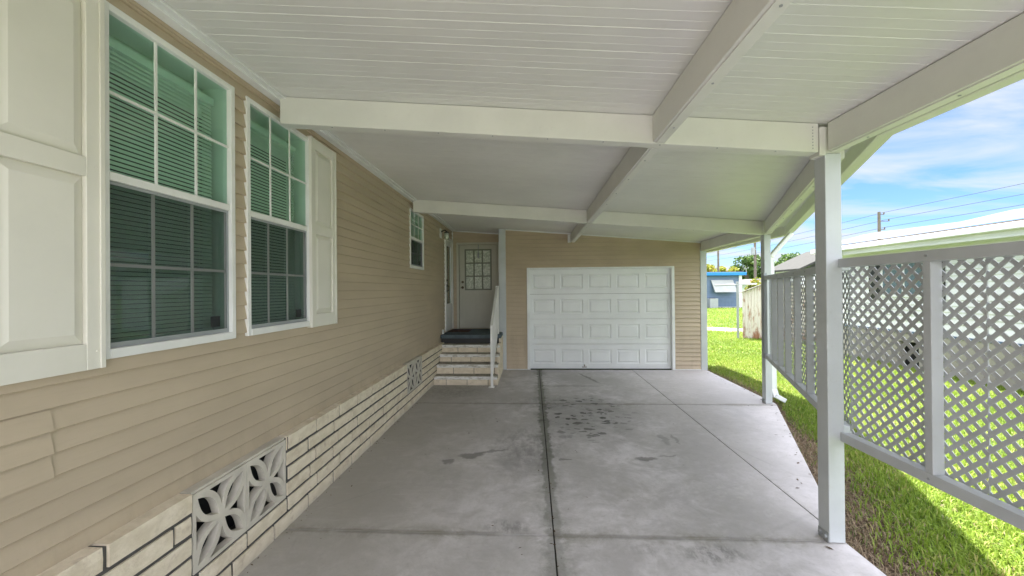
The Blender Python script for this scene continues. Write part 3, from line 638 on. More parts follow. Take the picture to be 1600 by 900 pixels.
# recessed wall with the entry door
YR = 8.64; LZ = .756
er = siding((0, YR, 0), (1, 0, 0), (0, -1, 0), XS + .002, -.60, LZ - .1, 2.93, [(-1.64, -.735, LZ - .2, 2.63)], pitch=.0835, zref=.012)
er.build('recess_siding', M_sid, gar, cut=CEIL_CUT)
MB().box(XS, -.6, YR + .06, YR + .12, LZ - .2, 2.9).build('recess_wall', M_sid, gar, cut=CEIL_CUT)
tr_ = MB().box(-1.754, -1.728, YR - .026, YR - .001, LZ, 2.905); tr_.hexa([(-1.728, YR - .025, zc(-1.728) - .028), (-.665, YR - .025, zc(-.665) - .028), (-.665, YR - .001, zc(-.665) - .028), (-1.728, YR - .001, zc(-1.728) - .028), (-1.728, YR - .025, zc(-1.728) - .004), (-.665, YR - .025, zc(-.665) - .004), (-.665, YR - .001, zc(-.665) - .004), (-1.728, YR - .001, zc(-1.728) - .004)])
tr_.build('recess_trim', M_trim, gar)
ef = MB().box(-1.65, -1.60, YR - .03, YR + .05, LZ, 2.64).box(-.765, -.722, YR - .03, YR + .05, LZ, 2.64).box(-1.60, -.765, YR - .031, YR + .05, 2.595, 2.64); ef.build('entry_door_frame', M_edoor, gar, bevel=.003)
ed = MB(); ex0, ex1, ez0, ez1 = -1.592, -.772, LZ + .01, 2.585; gx0, gx1, gz0, gz1 = -1.455, -.90, 1.615, 2.475; yf = YR + .005
ed.box(ex0, gx0, yf, yf + .04, ez0, ez1); ed.box(gx1, ex1, yf, yf + .04, ez0, ez1); ed.box(gx0, gx1, yf, yf + .04, gz1, ez1); ed.box(gx0, gx1, yf, yf + .04, ez0, gz0)
for (a, b) in ((-1.43, -1.21), (-1.13, -.93)):
    for rg in range(3):
        i0_, d0 = [(0, 0), (.015, .006), (.035, .001)][rg]
    ed.box(a, b, yf - .006, yf - .0005, .98, 1.50); ed.box(a + .03, b - .03, yf - .010, yf - .0065, 1.01, 1.47)
edo = ed.build('entry_door', M_edoor, gar, bevel=.004)
gf = MB(); gf.box(gx0 - .02, gx0 + .012, yf - .014, yf - .001, gz0 - .02, gz1 + .02); gf.box(gx1 - .012, gx1 + .02, yf - .014, yf - .001, gz0 - .02, gz1 + .02); gf.box(gx0 + .012, gx1 - .012, yf - .013, yf - .001, gz0 - .02, gz0 + .012); gf.box(gx0 + .012, gx1 - .012, yf - .013, yf - .001, gz1 - .012, gz1 + .02)
for i in (1, 2):
    x = gx0 + (gx1 - gx0) * i / 3; gf.box(x - .014, x + .014, yf - .010, yf + .012, gz0 + .012, gz1 - .012); z = gz0 + (gz1 - gz0) * i / 3
    gf.box(gx0 + .012, gx1 - .012, yf - .0085, yf + .010, z - .014, z + .014)
gf.build('muntins', M_munt, edo, bevel=.002)
MB().box(gx0, gx1, yf + .014, yf + .02, gz0, gz1).build('pane', M_lace, edo)
MB().tube([(-1.52, yf, 1.655), (-1.52, yf - .03, 1.655), (-1.52, yf - .045, 1.655), (-1.52, yf - .06, 1.655)], [.012, .014, .03, .02], 12).build('doorknob', M_brass, edo, smooth=True)
MB().tube([(-1.52, yf, 1.775), (-1.52, yf - .02, 1.775)], .027, 14).build('deadbolt', M_brass, edo)
hg = thing('wreath_hanger', 'thin metal wreath hanger hooked over the cream entry door', 'hanger', (-1.17, yf, 2.6))
MB().box(-1.18, -1.16, yf - .005, yf - .001, 2.36, 2.60).tube([(-1.17, yf - .018, 2.40), (-1.17, yf - .05, 2.37), (-1.17, yf - .06, 2.40)], .006).box(-1.19, -1.15, yf - .02, yf - .0055, 2.30, 2.40).build('hook', M_metal, hg)
MB().hexa([(-1.74, 9.2, zc(-1.74)), (3.55, 9.2, zc(3.55)), (3.55, 14.2, zc(3.55)), (-1.74, 14.2, zc(-1.74)), (-1.74, 9.2, zc(-1.74) + .07), (3.55, 9.2, zc(3.55) + .07), (3.55, 14.2, zc(3.55) + .07), (-1.74, 14.2, zc(-1.74) + .07)]).build('roof', M_white, gar)

# ================================================================== CARPORT
car = thing('carport', 'white aluminium carport roof on square posts over the driveway', 'carport', (1.887, 2.625, 0))
RY0, RY1 = -.80, 9.2
def oe(y): # outer roof edge
    return 2.04 if y <= 2.45 else (2.04 + (y - 2.45) / (5.94 - 2.45) * (3.66 - 2.04) if y <= 5.94 else 3.66 + (y - 5.94) * .01)
rp = MB(); y = RY0; k = 0; pitchp = [.058, .058, .058]
brk = [2.45, 5.94]
while y < RY1 - .01:
    y2 = min(y + pitchp[k % 3], RY1); k += 1
    xa, xb = -1.70, oe(y); xc_ = oe(y2); d0, d1 = (.0011, .0010, .0022)[k % 3], .0
    # slightly saw-toothed pans so that each lap catches light
    rp.hexa([(xa, y, zc(xa) + d1), (xb, y, zc(xb) + d1), (xc_, y2, zc(xc_) + d0), (xa, y2, zc(xa) + d0), (xa, y, zc(xa) + .07), (xb, y, zc(xb) + .07), (xc_, y2, zc(xc_) + .07), (xa, y2, zc(xa) + .07)])
    y = y2
rp.build('roof_pans', M_ceil, car)
MB().hexa([(-1.77, RY0, 2.93), (-1.701, RY0, 2.93), (-1.701, RY1, 2.93), (-1.77, RY1, 2.93), (-1.77, RY0, 2.99), (-1.701, RY0, 2.99), (-1.701, RY1, 2.99), (-1.77, RY1, 2.99)]).build('roof_flashing', M_trim, car)
BH = .183
def xbeam(y, x0, x1, th=.085):
    mb = MB(); e = .002
    mb.hexa([(x0, y, zc(x0) - BH), (x1, y, zc(x1) - BH), (x1, y + th, zc(x1) - BH), (x0, y + th, zc(x0) - BH), (x0, y, zc(x0) - e), (x1, y, zc(x1) - e), (x1, y + th, zc(x1) - e), (x0, y + th, zc(x0) - e)])
    o = mb.build('cross_beam', M_beam, car, bevel=.004)
    sc = MB(); x = x0 + .35
    while x < x1 - .1: sc.tube([(x, y + .018, zc(x) - BH - .003), (x, y + .018, zc(x) - BH + .001)], .005, 8); x += .36
    for q_ in range(8): sc.tube([(x1 - .035, y - .0025, zc(x1) - .025 - q_ * .019), (x1 - .035, y + .001, zc(x1) - .025 - q_ * .019)], .0035, 8)
    sc.build('screw', M_metal, o, split=True)
    return o
xbeam(2.5755, -1.681, 1.800); xbeam(5.618, -1.70, 3.20); xbeam(-.47, -1.681, 1.800)
def ybeam(a, b, th, name='side_beam', lip=True):
    (xa, ya), (xb, yb) = a, b; dv_ = Vector((xb - xa, yb - ya, 0)).normalized(); s_ = Vector((dv_.y, -dv_.x, 0)) * th  # to the right
    zt0, zt1 = zc(xa) - .005, zc(xb) - .005; zb0, zb1 = zc(xa) - BH + .004, zc(xb) - BH + .004
    sx, sy = s_.x, s_.y; mb = MB()
    t0 = -.082 * sx
    mb.hexa([(xa, ya, zb0), (xa + sx, ya + sy, zb0), (xb + sx, yb + sy, zb1), (xb, yb, zb1), (xa, ya, zt0), (xa + sx, ya + sy, zt0 + t0), (xb + sx, yb + sy, zt1 + t0), (xb, yb, zt1)])
    o = mb.build(name, M_beam, car, bevel=.003)
    # lower flange lip and seam
    l = MB(); f0_, f1_ = .22, .96
    l.hexa([(xa + sx * f0_, ya + sy * f0_, zb0 - .006), (xa + sx * f1_, ya + sy * f1_, zb0 - .006), (xb + sx * f1_, yb + sy * f1_, zb1 - .006), (xb + sx * f0_, yb + sy * f0_, zb1 - .006),
            (xa + sx * f0_, ya + sy * f0_, zb0 - .0005), (xa + sx * f1_, ya + sy * f1_, zb0 - .0005), (xb + sx * f1_, yb + sy * f1_, zb1 - .0005), (xb + sx * f0_, yb + sy * f0_, zb1 - .0005)])
    l.build('flange', M_beam, o, bevel=.001)
    sc = MB(); Lt = Vector((xb - xa, yb - ya, 0)).length; nn_ = int(Lt / .45)
    for i in range(nn_):
        f = (i + .5) / nn_; x = xa + (xb - xa) * f + sx * .6; y_ = ya + (yb - ya) * f + sy * .6; z_ = zb0 + (zb1 - zb0) * f - .0065
        sc.tube([(x, y_, z_ - .003), (x, y_, z_)], .006, 8)
    sc.build('screw', M_metal, o, split=True)
    return o
for a, b in ((-.78, -.475), (-.38, 2.571), (2.665, 5.614), (5.708, YG - .034)): ybeam((.779, a), (.779, b), .075, 'middle_beam')
MB().box(.715, .772, YG - .034, YG - .031, zc(.74) - .19, zc(.74) - .03).box(.765, .776, 7.80, YG - .034, zc(.77) - .185, zc(.77) - .16).build('beam_bracket', M_white, car)
ybeam((1.842, -.78), (1.842, 2.555), .075)
ybeam((1.960, 2.70), (3.19, 5.60), .075)
ybeam((3.205, 5.715), (3.292, YG - .035), .075)
MB().hexa([(1.803, 2.571, 2.424), (1.838, 2.571, 2.424), (1.838, 2.66, 2.424), (1.803, 2.66, 2.424), (1.803, 2.571, 2.60), (1.838, 2.571, 2.60), (1.838, 2.66, 2.60), (1.803, 2.66, 2.60)]).build('beam_clip', M_beam, car)
def post(x, y, w, top):
    mb = MB().box(x, x + w, y, y + w, .004, top); o = mb.build('post', M_post, car, bevel=.004)
    b = MB().box(x - .004, x - .0005, y + .004, y + w - .004, 0.001, .06)
    b.build('base_clip', M_metal, o)
    s = MB()
    for yy in (y + w * .25, y + w * .72): s.tube([(x - .004, yy, .035), (x - .016, yy, .035)], [.014, .010], 10)
    s.build('bolt', M_metal, o, split=True)
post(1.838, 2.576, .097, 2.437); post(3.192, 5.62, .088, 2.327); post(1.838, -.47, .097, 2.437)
MB().box(1.839, 1.934, 2.577, 2.672, 2.439, 2.60).build('post_cap_filler', M_beam, car)
# gutter round the outer edge
gp = [(2.04, RY0), (2.04, 2.44), (3.66, 5.93), (3.69, RY1)]
gt = MB(); gw = .115
nrm = []
for i in range(len(gp)):
    a = Vector(gp[max(0, i - 1)]); b = Vector(gp[i]); c_ = Vector(gp[min(len(gp) - 1, i + 1)])
    d1_ = (b - a).normalized() if i else (c_ - b).normalized(); d2_ = (c_ - b).normalized() if i < len(gp) - 1 else d1_
    n1_ = Vector((d1_.y, -d1_.x)); n2_ = Vector((d2_.y, -d2_.x)); m_ = (n1_ + n2_).normalized(); nrm.append(m_ / max(.5, m_.dot(n1_)))
prof = [(0.0, .135), (0.0, .0), (.010, -.004), (.075, -.004), (.085, .01), (.095, .07), (gw, .095), (gw, .135), (gw - .006, .135), (gw - .006, .098), (.088, .075), (.07, .006), (.006, .006), (.006, .135)]
for i, (p, m_) in enumerate(zip(gp, nrm)):
    for (o_, z_) in prof: gt.v.append((p[0] + m_.x * o_, p[1] + m_.y * o_, zc(p[0]) - .118 + z_))
npf = len(prof)
for i in range(len(gp) - 1):
    for j in range(npf):
        a = i * npf + j; b = i * npf + (j + 1) % npf; gt.f.append((a, b, b + npf, a + npf))
gt.f.append(tuple(range(npf))); gt.f.append(tuple((len(gp) - 1) * npf + j for j in reversed(range(npf))))
gt.build('gutter', M_beam, car)
# soffit filler between side beam and gutter
# downspout by the far post
dsp = MB(); dsp.bar((3.64, 5.76, 2.36), (3.36, 5.77, 2.03), .055, .075, up=(0, 1, 0)); dsp.bar((3.36, 5.77, 2.05), (3.38, 5.77, .16), .075, .055, up=(0, 1, 0)); dsp.bar((3.38, 5.77, .17), (3.40, 5.75, .06), .078, .06, up=(0, 1, 0)); dsp.bar((3.39, 5.74, .085), (3.50, 5.70, .02), .06, .075, up=(0, 1, 0))
dsp.build('downspout', M_trim, car, bevel=.008)
MB().box(3.33, 3.43, 5.735, 5.805, .88, .90).build('strap', M_trim, car)

# ================================================================== LATTICE SCREENS
def lattice(name, label, A, B, z0_, z1_, stiles, seam=None, wrail=.05, hrail=.055, rail_t=.02, depth=.058, lt=.003):
    """screen from A to B (plan points on the carport side face)"""
    A = Vector((*A, 0)); B = Vector((*B, 0)); L = (B - A).length; u = (B - A).normalized(); nrm_ = Vector((-u.y, u.x, 0))
    if nrm_.x < 0: nrm_ = -nrm_          # outwards (+X)
    root = thing(name, label, 'lattice screen', (A.x, A.y, z0_))
    def P(s, o, z): q = A + u * s + nrm_ * o; return (q.x, q.y, z)
    def bx(mb, s0, s1, o0, o1, za, zb):
        p = [P(s0, o0, za), P(s1, o0, za), P(s1, o1, za), P(s0, o1, za), P(s0, o0, zb), P(s1, o0, zb), P(s1, o1, zb), P(s0, o1, zb)]
        if (Vector(p[1]) - Vector(p[0])).cross(Vector(p[3]) - Vector(p[0])).z < 0: p = [p[3], p[2], p[1], p[0], p[7], p[6], p[5], p[4]]
        mb.hexa(p)
    for (za, zb) in ((z0_ - .0, z0_ + hrail), (z1_ - hrail, z1_)):
        mb = MB(); bx(mb, -.0, L, 0, depth, za, zb); mb.build('rail', M_lat, root, bevel=.003)
    for s in stiles:
        mb = MB(); bx(mb, s, s + .040, .0015, depth - .0015, z0_ + hrail, z1_ - hrail); mb.build('stile', M_lat, root, bevel=.003)
    # two layers of crossing strips
    mb = MB(); pt_ = .0685; w_ = .0198 * math.sqrt(2) / 2; za, zb = z0_ + .01, z1_ - .01; Hh = zb - za
    def strips(s0, s1, sign, o0, o1, ph):
        k = math.floor((s0 - Hh) / pt_) - 1
        while k * pt_ + ph < s1 + Hh + pt_:
            c_ = k * pt_ + ph; k += 1
            # strip centre line: s = c + sign*(z-za); polygon clipped to the rectangle
            poly = [(c_ - w_ , za), (c_ + w_, za), (c_ + w_ + sign * Hh, zb), (c_ - w_ + sign * Hh, zb)]
            for lim, keep_hi in ((s0, True), (s1, False)):
                new = []
                for i in range(len(poly)):
                    p, q = poly[i], poly[(i + 1) % len(poly)]; ip = (p[0] >= lim) == keep_hi or p[0] == lim; iq = (q[0] >= lim) == keep_hi or q[0] == lim
                    if ip: new.append(p)
                    if ip != iq: t_ = (lim - p[0]) / (q[0] - p[0]); new.append((lim, p[1] + (q[1] - p[1]) * t_))
                poly = new
                if len(poly) < 3: break
            if len(poly) < 3: continue
            n_ = len(poly); i = len(mb.v); mb.v += [P(s_, o0, z_) for s_, z_ in poly] + [P(s_, o1, z_) for s_, z_ in poly]
            mb.f.append(tuple(i + j for j in range(n_))); mb.f.append(tuple(i + n_ + j for j in reversed(range(n_))))
            for j in range(n_): mb.f.append((i + j, i + n_ + j, i + n_ + (j + 1) % n_, i + (j + 1) % n_))
    cuts = [0.0] + ([seam] if seam else []) + [L]
    for i, (a, b) in enumerate(zip(cuts, cuts[1:])):
        ph = .0 if i % 2 == 0 else .037
        b2 = b + (.012 if i < len(cuts) - 2 else 0)
        strips(a, b2, 1, depth + .001 + .0065 * (i % 2), depth + .001 + lt + .0065 * (i % 2), ph); strips(a, b2, -1, depth + .0012 + lt + .0065 * (i % 2), depth + .0012 + 2 * lt + .0065 * (i % 2), ph)
    mb.build('lattice', M_lat, root)
    bo = MB()
    for s in stiles:
        for z_ in (z0_ + hrail * .5, z1_ - hrail * .5):
            a = P(s + .02, -.004, z_); b = P(s + .02, .001, z_); bo.tube([a, b], .006, 8)
    bo.build('bolt', M_metal, root, split=True)
    return root
# near screen: A at the post, running towards the camera
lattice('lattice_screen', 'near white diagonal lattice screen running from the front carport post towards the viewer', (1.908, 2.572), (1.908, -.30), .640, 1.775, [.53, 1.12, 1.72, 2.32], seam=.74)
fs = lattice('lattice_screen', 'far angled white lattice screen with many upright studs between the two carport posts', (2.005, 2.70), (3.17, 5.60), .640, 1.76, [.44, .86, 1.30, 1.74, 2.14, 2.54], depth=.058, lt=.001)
MB().box(3.145, 3.185, 5.555, 5.612, .64, 1.80).build('end_stud', M_metal, fs)

# ================================================================== STEPS
stp = thing('porch_steps', 'brick steps with concrete treads climbing to the two doors', 'steps', (-1.15, 6.6, 0))
SX0, SX1 = XB + .006, -.600
risers = [(6.6, 0, .149), (6.788, .149, .312), (7.03, .312, .452), (7.205, .452, .597), (7.413, .597, LZ)]
for i, (yy, za, zb) in enumerate(risers):
    yend = YG - .04 if i < 4 else YR - .03
    if i < 4:
        br = MB(); x = SX0 - .15 + .09 * (i % 2); 
        while x < SX1:
            x2 = x + .355; a, b = max(x + .004, SX0), min(x2 - .004, SX1)
            if b - a > .02: br.box(a, b, yy + .022 + random.uniform(-.003, .003), yy + .09, za + (.004 if i else 0), zb - .054)
            x = x2
        br.build('riser', M_brick, stp, bevel=.004)
        MB().box(SX0, SX1 - .001, yy + .032, risers[i + 1][0] + .06, za, zb - .045).build('core', M_mortar, stp)
        MB().box(SX0, SX1 + .002, yy, yy + .05, zb - .052, zb).build('nosing', M_nose, stp, bevel=.012)
        MB().box(SX0, SX1 + .001, yy + .0505, risers[i + 1][0] + .03, zb - .05, zb - .001).build('tread', M_tread, stp)
# brick side face
sb = MB()
for c_ in range(7):
    za, zb = c_ * .1025, (c_ + 1) * .1025
    ya = 6.6
    for (yy, r0_, r1_) in risers:
        if za + .05 > r1_: ya = yy + .2
    x = ya - .1 * (c_ % 2)
    while x < YG - .04:
        a, b = max(x + .004, ya), min(x + .36, YG - .035)
        if b - a > .02: sb.box(SX1 - .03, SX1 + .012 + random.uniform(-.002, .002), a, b, za + .005, min(zb - .004, LZ - .07))
        x += .366
sb.build('brick_side', M_brick, stp, bevel=.003)
MB().box(SX0, SX1, 7.44, YG - .04, 0, LZ - .1).build('core', M_mortar, stp)
MB().box(SX0 - .075, SX1 - .068, YG - .04, YR - .03, 0, LZ - .1).build('core', M_mortar, stp)
MB().box(XS + .016, SX1 + .006, 7.413, YG - .035, LZ - .066, LZ).box(XS + .016, -.668, YG - .0349, YR - .028, LZ - .066, LZ).build('landing', M_carpet, stp, bevel=.012)
MB().box(XS + .03, SX1, 7.435, 7.47, LZ - .155, LZ - .067).build('landing_edge', M_black, stp)
mt = MB().box(-1.70, -1.28, 7.9, 8.35, LZ + .001, LZ + .014).build('door_mat', M_mat, bevel=.005); tag(mt, 'small dark red door mat lying on the landing before the doors', 'door mat')
rl = thing('stair_railing', 'white sloping handrail on the right side of the brick steps', 'railing', (-.66, 6.5, 0))
MB().box(-.692, -.652, 6.47, 6.51, 0.002, 1.0).build('newel_post', M_white, rl, bevel=.003)
MB().box(-.725, -.630, 6.44, 6.54, 0.001, .012).build('base_plate', M_white, rl)
MB().box(-.70, -.64, 7.56, 7.62, LZ, 1.675).build('newel_post', M_white, rl, bevel=.003)
MB().bar((-.672, 6.49, 1.0), (-.672, 7.56, 1.64), .045, .04).build('top_rail', M_white, rl, bevel=.004)
MB().bar((-.672, 6.51, .20), (-.672, 7.56, .84), .035, .035).build('bottom_rail', M_white, rl, bevel=.003)
for i in range(9):
    f = (i + 1) / 10; y_ = 6.51 + 1.05 * f; MB().box(-.680, -.664, y_ - .008, y_ + .008, .20 + .64 * f, 1.0 + .64 * f).build('baluster', M_white, rl)
lf = MB()
for i in range(60):
    a = random.uniform(0, 6.28); x, y_ = -.63 + random.gauss(0, .03), 7.52 + random.gauss(0, .05); z_ = LZ + .0 + random.uniform(0, .12); s_ = .02
    lf.poly([(x, y_, z_), (x + s_ * math.cos(a), y_ + s_ * math.sin(a), z_ + .01), (x + s_ * math.cos(a) * 1.5, y_, z_ + .03), (x, y_ + .01, z_ + .02)])

# ================================================================== NEIGHBOURS AND BACKGROUND
nb = thing('neighbor_house', 'long white house with gutter and tan skirting behind the near lattice screen', 'house', (7.6, 4, 0))
siding((7.6, 0, 0), (0, 1, 0), (-1, 0, 0), -6, 10.1, .68, 2.6, [], pitch=.11, zref=.68).build('siding', M_wsid, nb)
MB().box(7.602, 13, 10.0, 10.1, -.05, 2.6).box(7.602, 13, -6, -5.9, -.05, 2.6).box(13, 13.1, -6, 10.1, -.05, 2.6).build('wall', M_wsid, nb)
MB().box(7.585, 7.70, -6, 8.2, -.05, .645).box(7.585, 7.70, 8.62, 10.1, -.05, .645).box(7.585, 7.70, 8.2, 8.62, .48, .645).build('skirting', M_skirt, nb)
MB().box(7.72, 7.8, 8.1, 8.7, -.05, .6).build('crawl_opening', M_dark, nb)
MB().box(7.57, 7.60, -6, 10.1, .647, .69).build('belly_band', M_bsid, nb)
MB().hexa([(7.10, -6.3, 2.52), (13.4, -6.3, 2.52), (13.4, 10.4, 2.52), (7.10, 10.4, 2.52), (7.10, -6.3, 2.56), (10, -6.3, 2.9), (10, 10.4, 2.9), (7.10, 10.4, 2.56)]).build('roof', M_roofm, nb)
rfm = MB()
ysn = np.arange(-6.3, 10.5, .4); 
for y_a, y_b in zip(ysn, ysn[1:]):
    za, zb = 2.74 + .025 * math.sin(y_a * 2.3) + .012 * math.sin(y_a * 5), 2.74 + .025 * math.sin(y_b * 2.3) + .012 * math.sin(y_b * 5)
    rfm.poly([(7.16, y_a, 2.585), (7.16, y_b, 2.585), (7.42, y_b, zb), (7.42, y_a, za)]); rfm.poly([(7.42, y_a, za), (7.42, y_b, zb), (9.8, y_b, 3.0), (9.8, y_a, 3.0)])
rfm.build('roof_membrane', M_roofm, nb)
MB().box(7.04, 7.16, -6.3, 10.4, 2.43, 2.53).build('gutter', M_wsid, nb, bevel=.012)
MB().box(7.06, 7.17, -6.3, 10.4, 2.532, 2.556).build('gap_strip', M_wood, nb)  # dark strip drawn along the gap between gutter and membrane
MB().box(7.17, 7.60, -6.3, 10.4, 2.40, 2.43).box(7.161, 7.175, -6.3, 10.4, 2.33, 2.53).build('fascia', M_wsid, nb)
MB().box(7.10, 7.14, 9.5, 9.54, .0, 2.42).build('downspout', M_wsid, nb)
nw = MB().box(7.565, 7.60, 7.98, 9.02, 1.38, 1.43).box(7.565, 7.60, 7.98, 9.02, 2.17, 2.22).box(7.565, 7.6, 7.98, 8.03, 1.43, 2.17).box(7.565, 7.6, 8.97, 9.02, 1.43, 2.17).box(7.565, 7.6, 8.47, 8.52, 1.43, 2.17).build('window', M_wsid, nb)
MB().box(7.575, 7.58, 8.03, 8.97, 1.43, 2.17).build('pane', M_nglass, nw)
for y_ in (7.68, 9.04):
    sh_ = MB().box(7.56, 7.585, y_, y_ + .27, 1.33, 2.22)
    for i in range(16): z_ = 1.40 + i * .05; sh_.box(7.553, 7.5595, y_ + .04, y_ + .23, z_, z_ + .03)
    sh_.build('dark_shutter', M_black, nb)
nw2 = MB().box(7.565, 7.60, 3.6, 4.5, .95, 1.0).box(7.565, 7.60, 3.6, 4.5, 2.1, 2.15).box(7.565, 7.6, 3.6, 3.65, 1.0, 2.1).box(7.565, 7.6, 4.45, 4.5, 1.0, 2.1).build('window', M_wsid, nb)
MB().box(7.575, 7.58, 3.65, 4.45, 1.0, 2.1).build('pane', M_nglass, nw2)
ub = thing('storage_box', 'dark slate storage box standing against the neighbor skirting', 'box', (7.35, 5.45, -.04))
MB().box(7.15, 7.56, 5.2, 5.85, -.04, .75).build('box_body', M_slate, ub, bevel=.02); MB().box(7.13, 7.57, 5.18, 5.87, .752, .80).build('lid', M_metal, ub, bevel=.015)

gh = thing('far_house', 'low grey roofed house beyond the far end of the lattice', 'house', (12, 18, 0))
MB().box(10.7, 14.2, 16.3, 18, -.05, 2.3).build('wall', M_wsid, gh)
MB().hexa([(10.4, 16.0, 2.25), (12.2, 16.0, 3.05), (12.2, 18.3, 3.05), (10.4, 18.3, 2.25), (10.4, 16.0, 2.33), (12.2, 16.0, 3.17), (12.2, 18.3, 3.17), (10.4, 18.3, 2.33)]).hexa([(12.2, 16.0, 3.05), (14.5, 16.0, 2.25), (14.5, 18.3, 2.25), (12.2, 18.3, 3.05), (12.2, 16.0, 3.17), (14.5, 16.0, 2.33), (14.5, 18.3, 2.33), (12.2, 18.3, 3.17)]).build('roof', M_grayroof, gh)
MB().poly([(10.7, 16.28, 2.25), (14.2, 16.28, 2.2), (12.2, 16.28, 3.05)]).build('gable', M_grayroof, gh)

bh = thing('blue_house', 'blue sided house with bright blue roof edge beyond the lawn', 'house', (15, 34, 0))
siding((0, 33.6, 0), (1, 0, 0), (0, -1, 0), 6, 17.1, -.05, 2.62, [], pitch=.16, zref=0).build('siding', M_bsid, bh)
MB().box(6, 17.1, 33.62, 39, -.05, 2.6).build('wall', M_bsid, bh)
MB().box(17.0, 17.22, 33.5, 33.62, -.05, 2.62).box(14.4, 17.0, 33.54, 33.59, -.05, .04).build('corner_trim', M_wsid, bh)
MB().box(5.7, 17.45, 33.2, 39.3, 2.62, 2.86).build('roof_edge', M_bluetrim, bh, bevel=.02)
MB().box(5.9, 17.3, 33.4, 39.1, 2.862, 2.93).build('roof', M_roofm, bh)
aw = MB().hexa([(14.85, 32.95, 1.25), (16.6, 32.95, 1.25), (16.6, 33.1, 1.25), (14.85, 33.1, 1.25), (14.75, 33.5, 2.25), (16.5, 33.5, 2.25), (16.5, 33.58, 2.25), (14.75, 33.58, 2.25)]); aw.build('window_awning', M_awn, bh)
MB().box(14.4, 17.0, 33.52, 33.535, .04, .75).build('skirting', M_bsid, bh)
ac = thing('air_conditioner', 'small grey air conditioner unit by the blue wall', 'air conditioner', (14.6, 33.0, 0)); MB().box(14.3, 14.95, 32.7, 33.3, -.04, .75).build('casing', M_metal, ac, bevel=.03); MB().tube([(14.62, 33.0, .752), (14.62, 33.0, .79)], .25, 16).build('fan_grille', M_black, ac)

wh = thing('white_house', 'small white house with pale roof right of the blue house', 'house', (28, 44, 0))
MB().box(23.6, 33, 44, 50, -.05, 1.95).build('wall', M_wsid, wh)
MB().hexa([(23.2, 43.6, 1.95), (33.4, 43.6, 1.95), (33.4, 50.4, 1.95), (23.2, 50.4, 1.95), (23.2, 43.6, 2.0), (33.4, 43.6, 2.4), (33.4, 50.4, 2.9), (23.2, 50.4, 2.5)]).build('roof', M_roofm, wh)
MB().box(24.2, 25.1, 43.93, 43.99, .9, 1.6).build('window', M_nglass, wh)

# metal shed
shd = thing('garden_shed', 'rust streaked white metal shed on the lawn behind the clothes pole', 'shed', (7.6, 13.6, 0))
SA, SB_ = Vector((.866, -.5)), Vector((.5, .866)); S0 = Vector((6.77, 13.16)); SL, SDp = 1.9, 1.7
def SP(u, w_, z): q = S0 + SA * u + SB_ * w_; return (q.x, q.y, z)
sb = MB(); n_ = 22
zt_ = lambda u: 1.44 + .42 * (1 - abs(u - SL / 2) / (SL / 2))
for i in range(n_):
    a = SL * i / n_; b = SL * (i + .5) / n_; c1_ = SL * (i + .62) / n_; d1_ = SL * (i + .88) / n_; e1_ = SL * (i + 1) / n_
    for (p, op), (q, oq) in zip([(a, 0), (b, 0), (c1_, .018), (d1_, .018)], [(b, 0), (c1_, .018), (d1_, .018), (e1_, 0)]):
        sb.poly([SP(p, op, -.05), SP(q, oq, -.05), SP(q, oq, zt_(q)), SP(p, op, zt_(p))])
sb.build('front_wall', M_rust, shd)
def obox(mb, u0, u1, w0, w1, z0_, z1_): mb.hexa([SP(u0, w0, z0_), SP(u1, w0, z0_), SP(u1, w1, z0_), SP(u0, w1, z0_), SP(u0, w0, z1_), SP(u1, w0, z1_), SP(u1, w1, z1_), SP(u0, w1, z1_)]); return mb
for q_ in ((0, .02, .02, SDp), (SL - .02, SL, .02, SDp), (.02, SL - .02, SDp - .02, SDp)): obox(MB(), *q_, -.05, 1.44).build('side_wall', M_rust, shd)
for (ua, ub_, za, zb) in ((-.07, SL / 2, 1.425, 1.87), (SL / 2, SL + .07, 1.87, 1.425)):
    MB().hexa([SP(ua, -.12, za), SP(ub_, -.12, zb), SP(ub_, SDp + .1, zb), SP(ua, SDp + .1, za), SP(ua, -.12, za + .03), SP(ub_, -.12, zb + .03), SP(ub_, SDp + .1, zb + .03), SP(ua, SDp + .1, za + .03)]).build('roof_panel', M_rust, shd)

cp = thing('clothes_pole', 'grey steel clothes line pole with crossbar on the lawn', 'clothes pole', (6.6, 13.15, -.04))
MB().tube([(6.57, 13.05, -.05), (6.57, 13.05, 1.76)], .035, 12).tube([(6.57, 13.05, 1.76), (6.57, 13.05, 1.80)], [.05, .045], 12).build('pole', M_metal, cp)
MB().tube([(5.86, 13.05, 1.68), (6.57, 13.05, 1.70), (7.16, 13.05, 1.72)], .026, 10).build('crossbar', M_metal, cp)

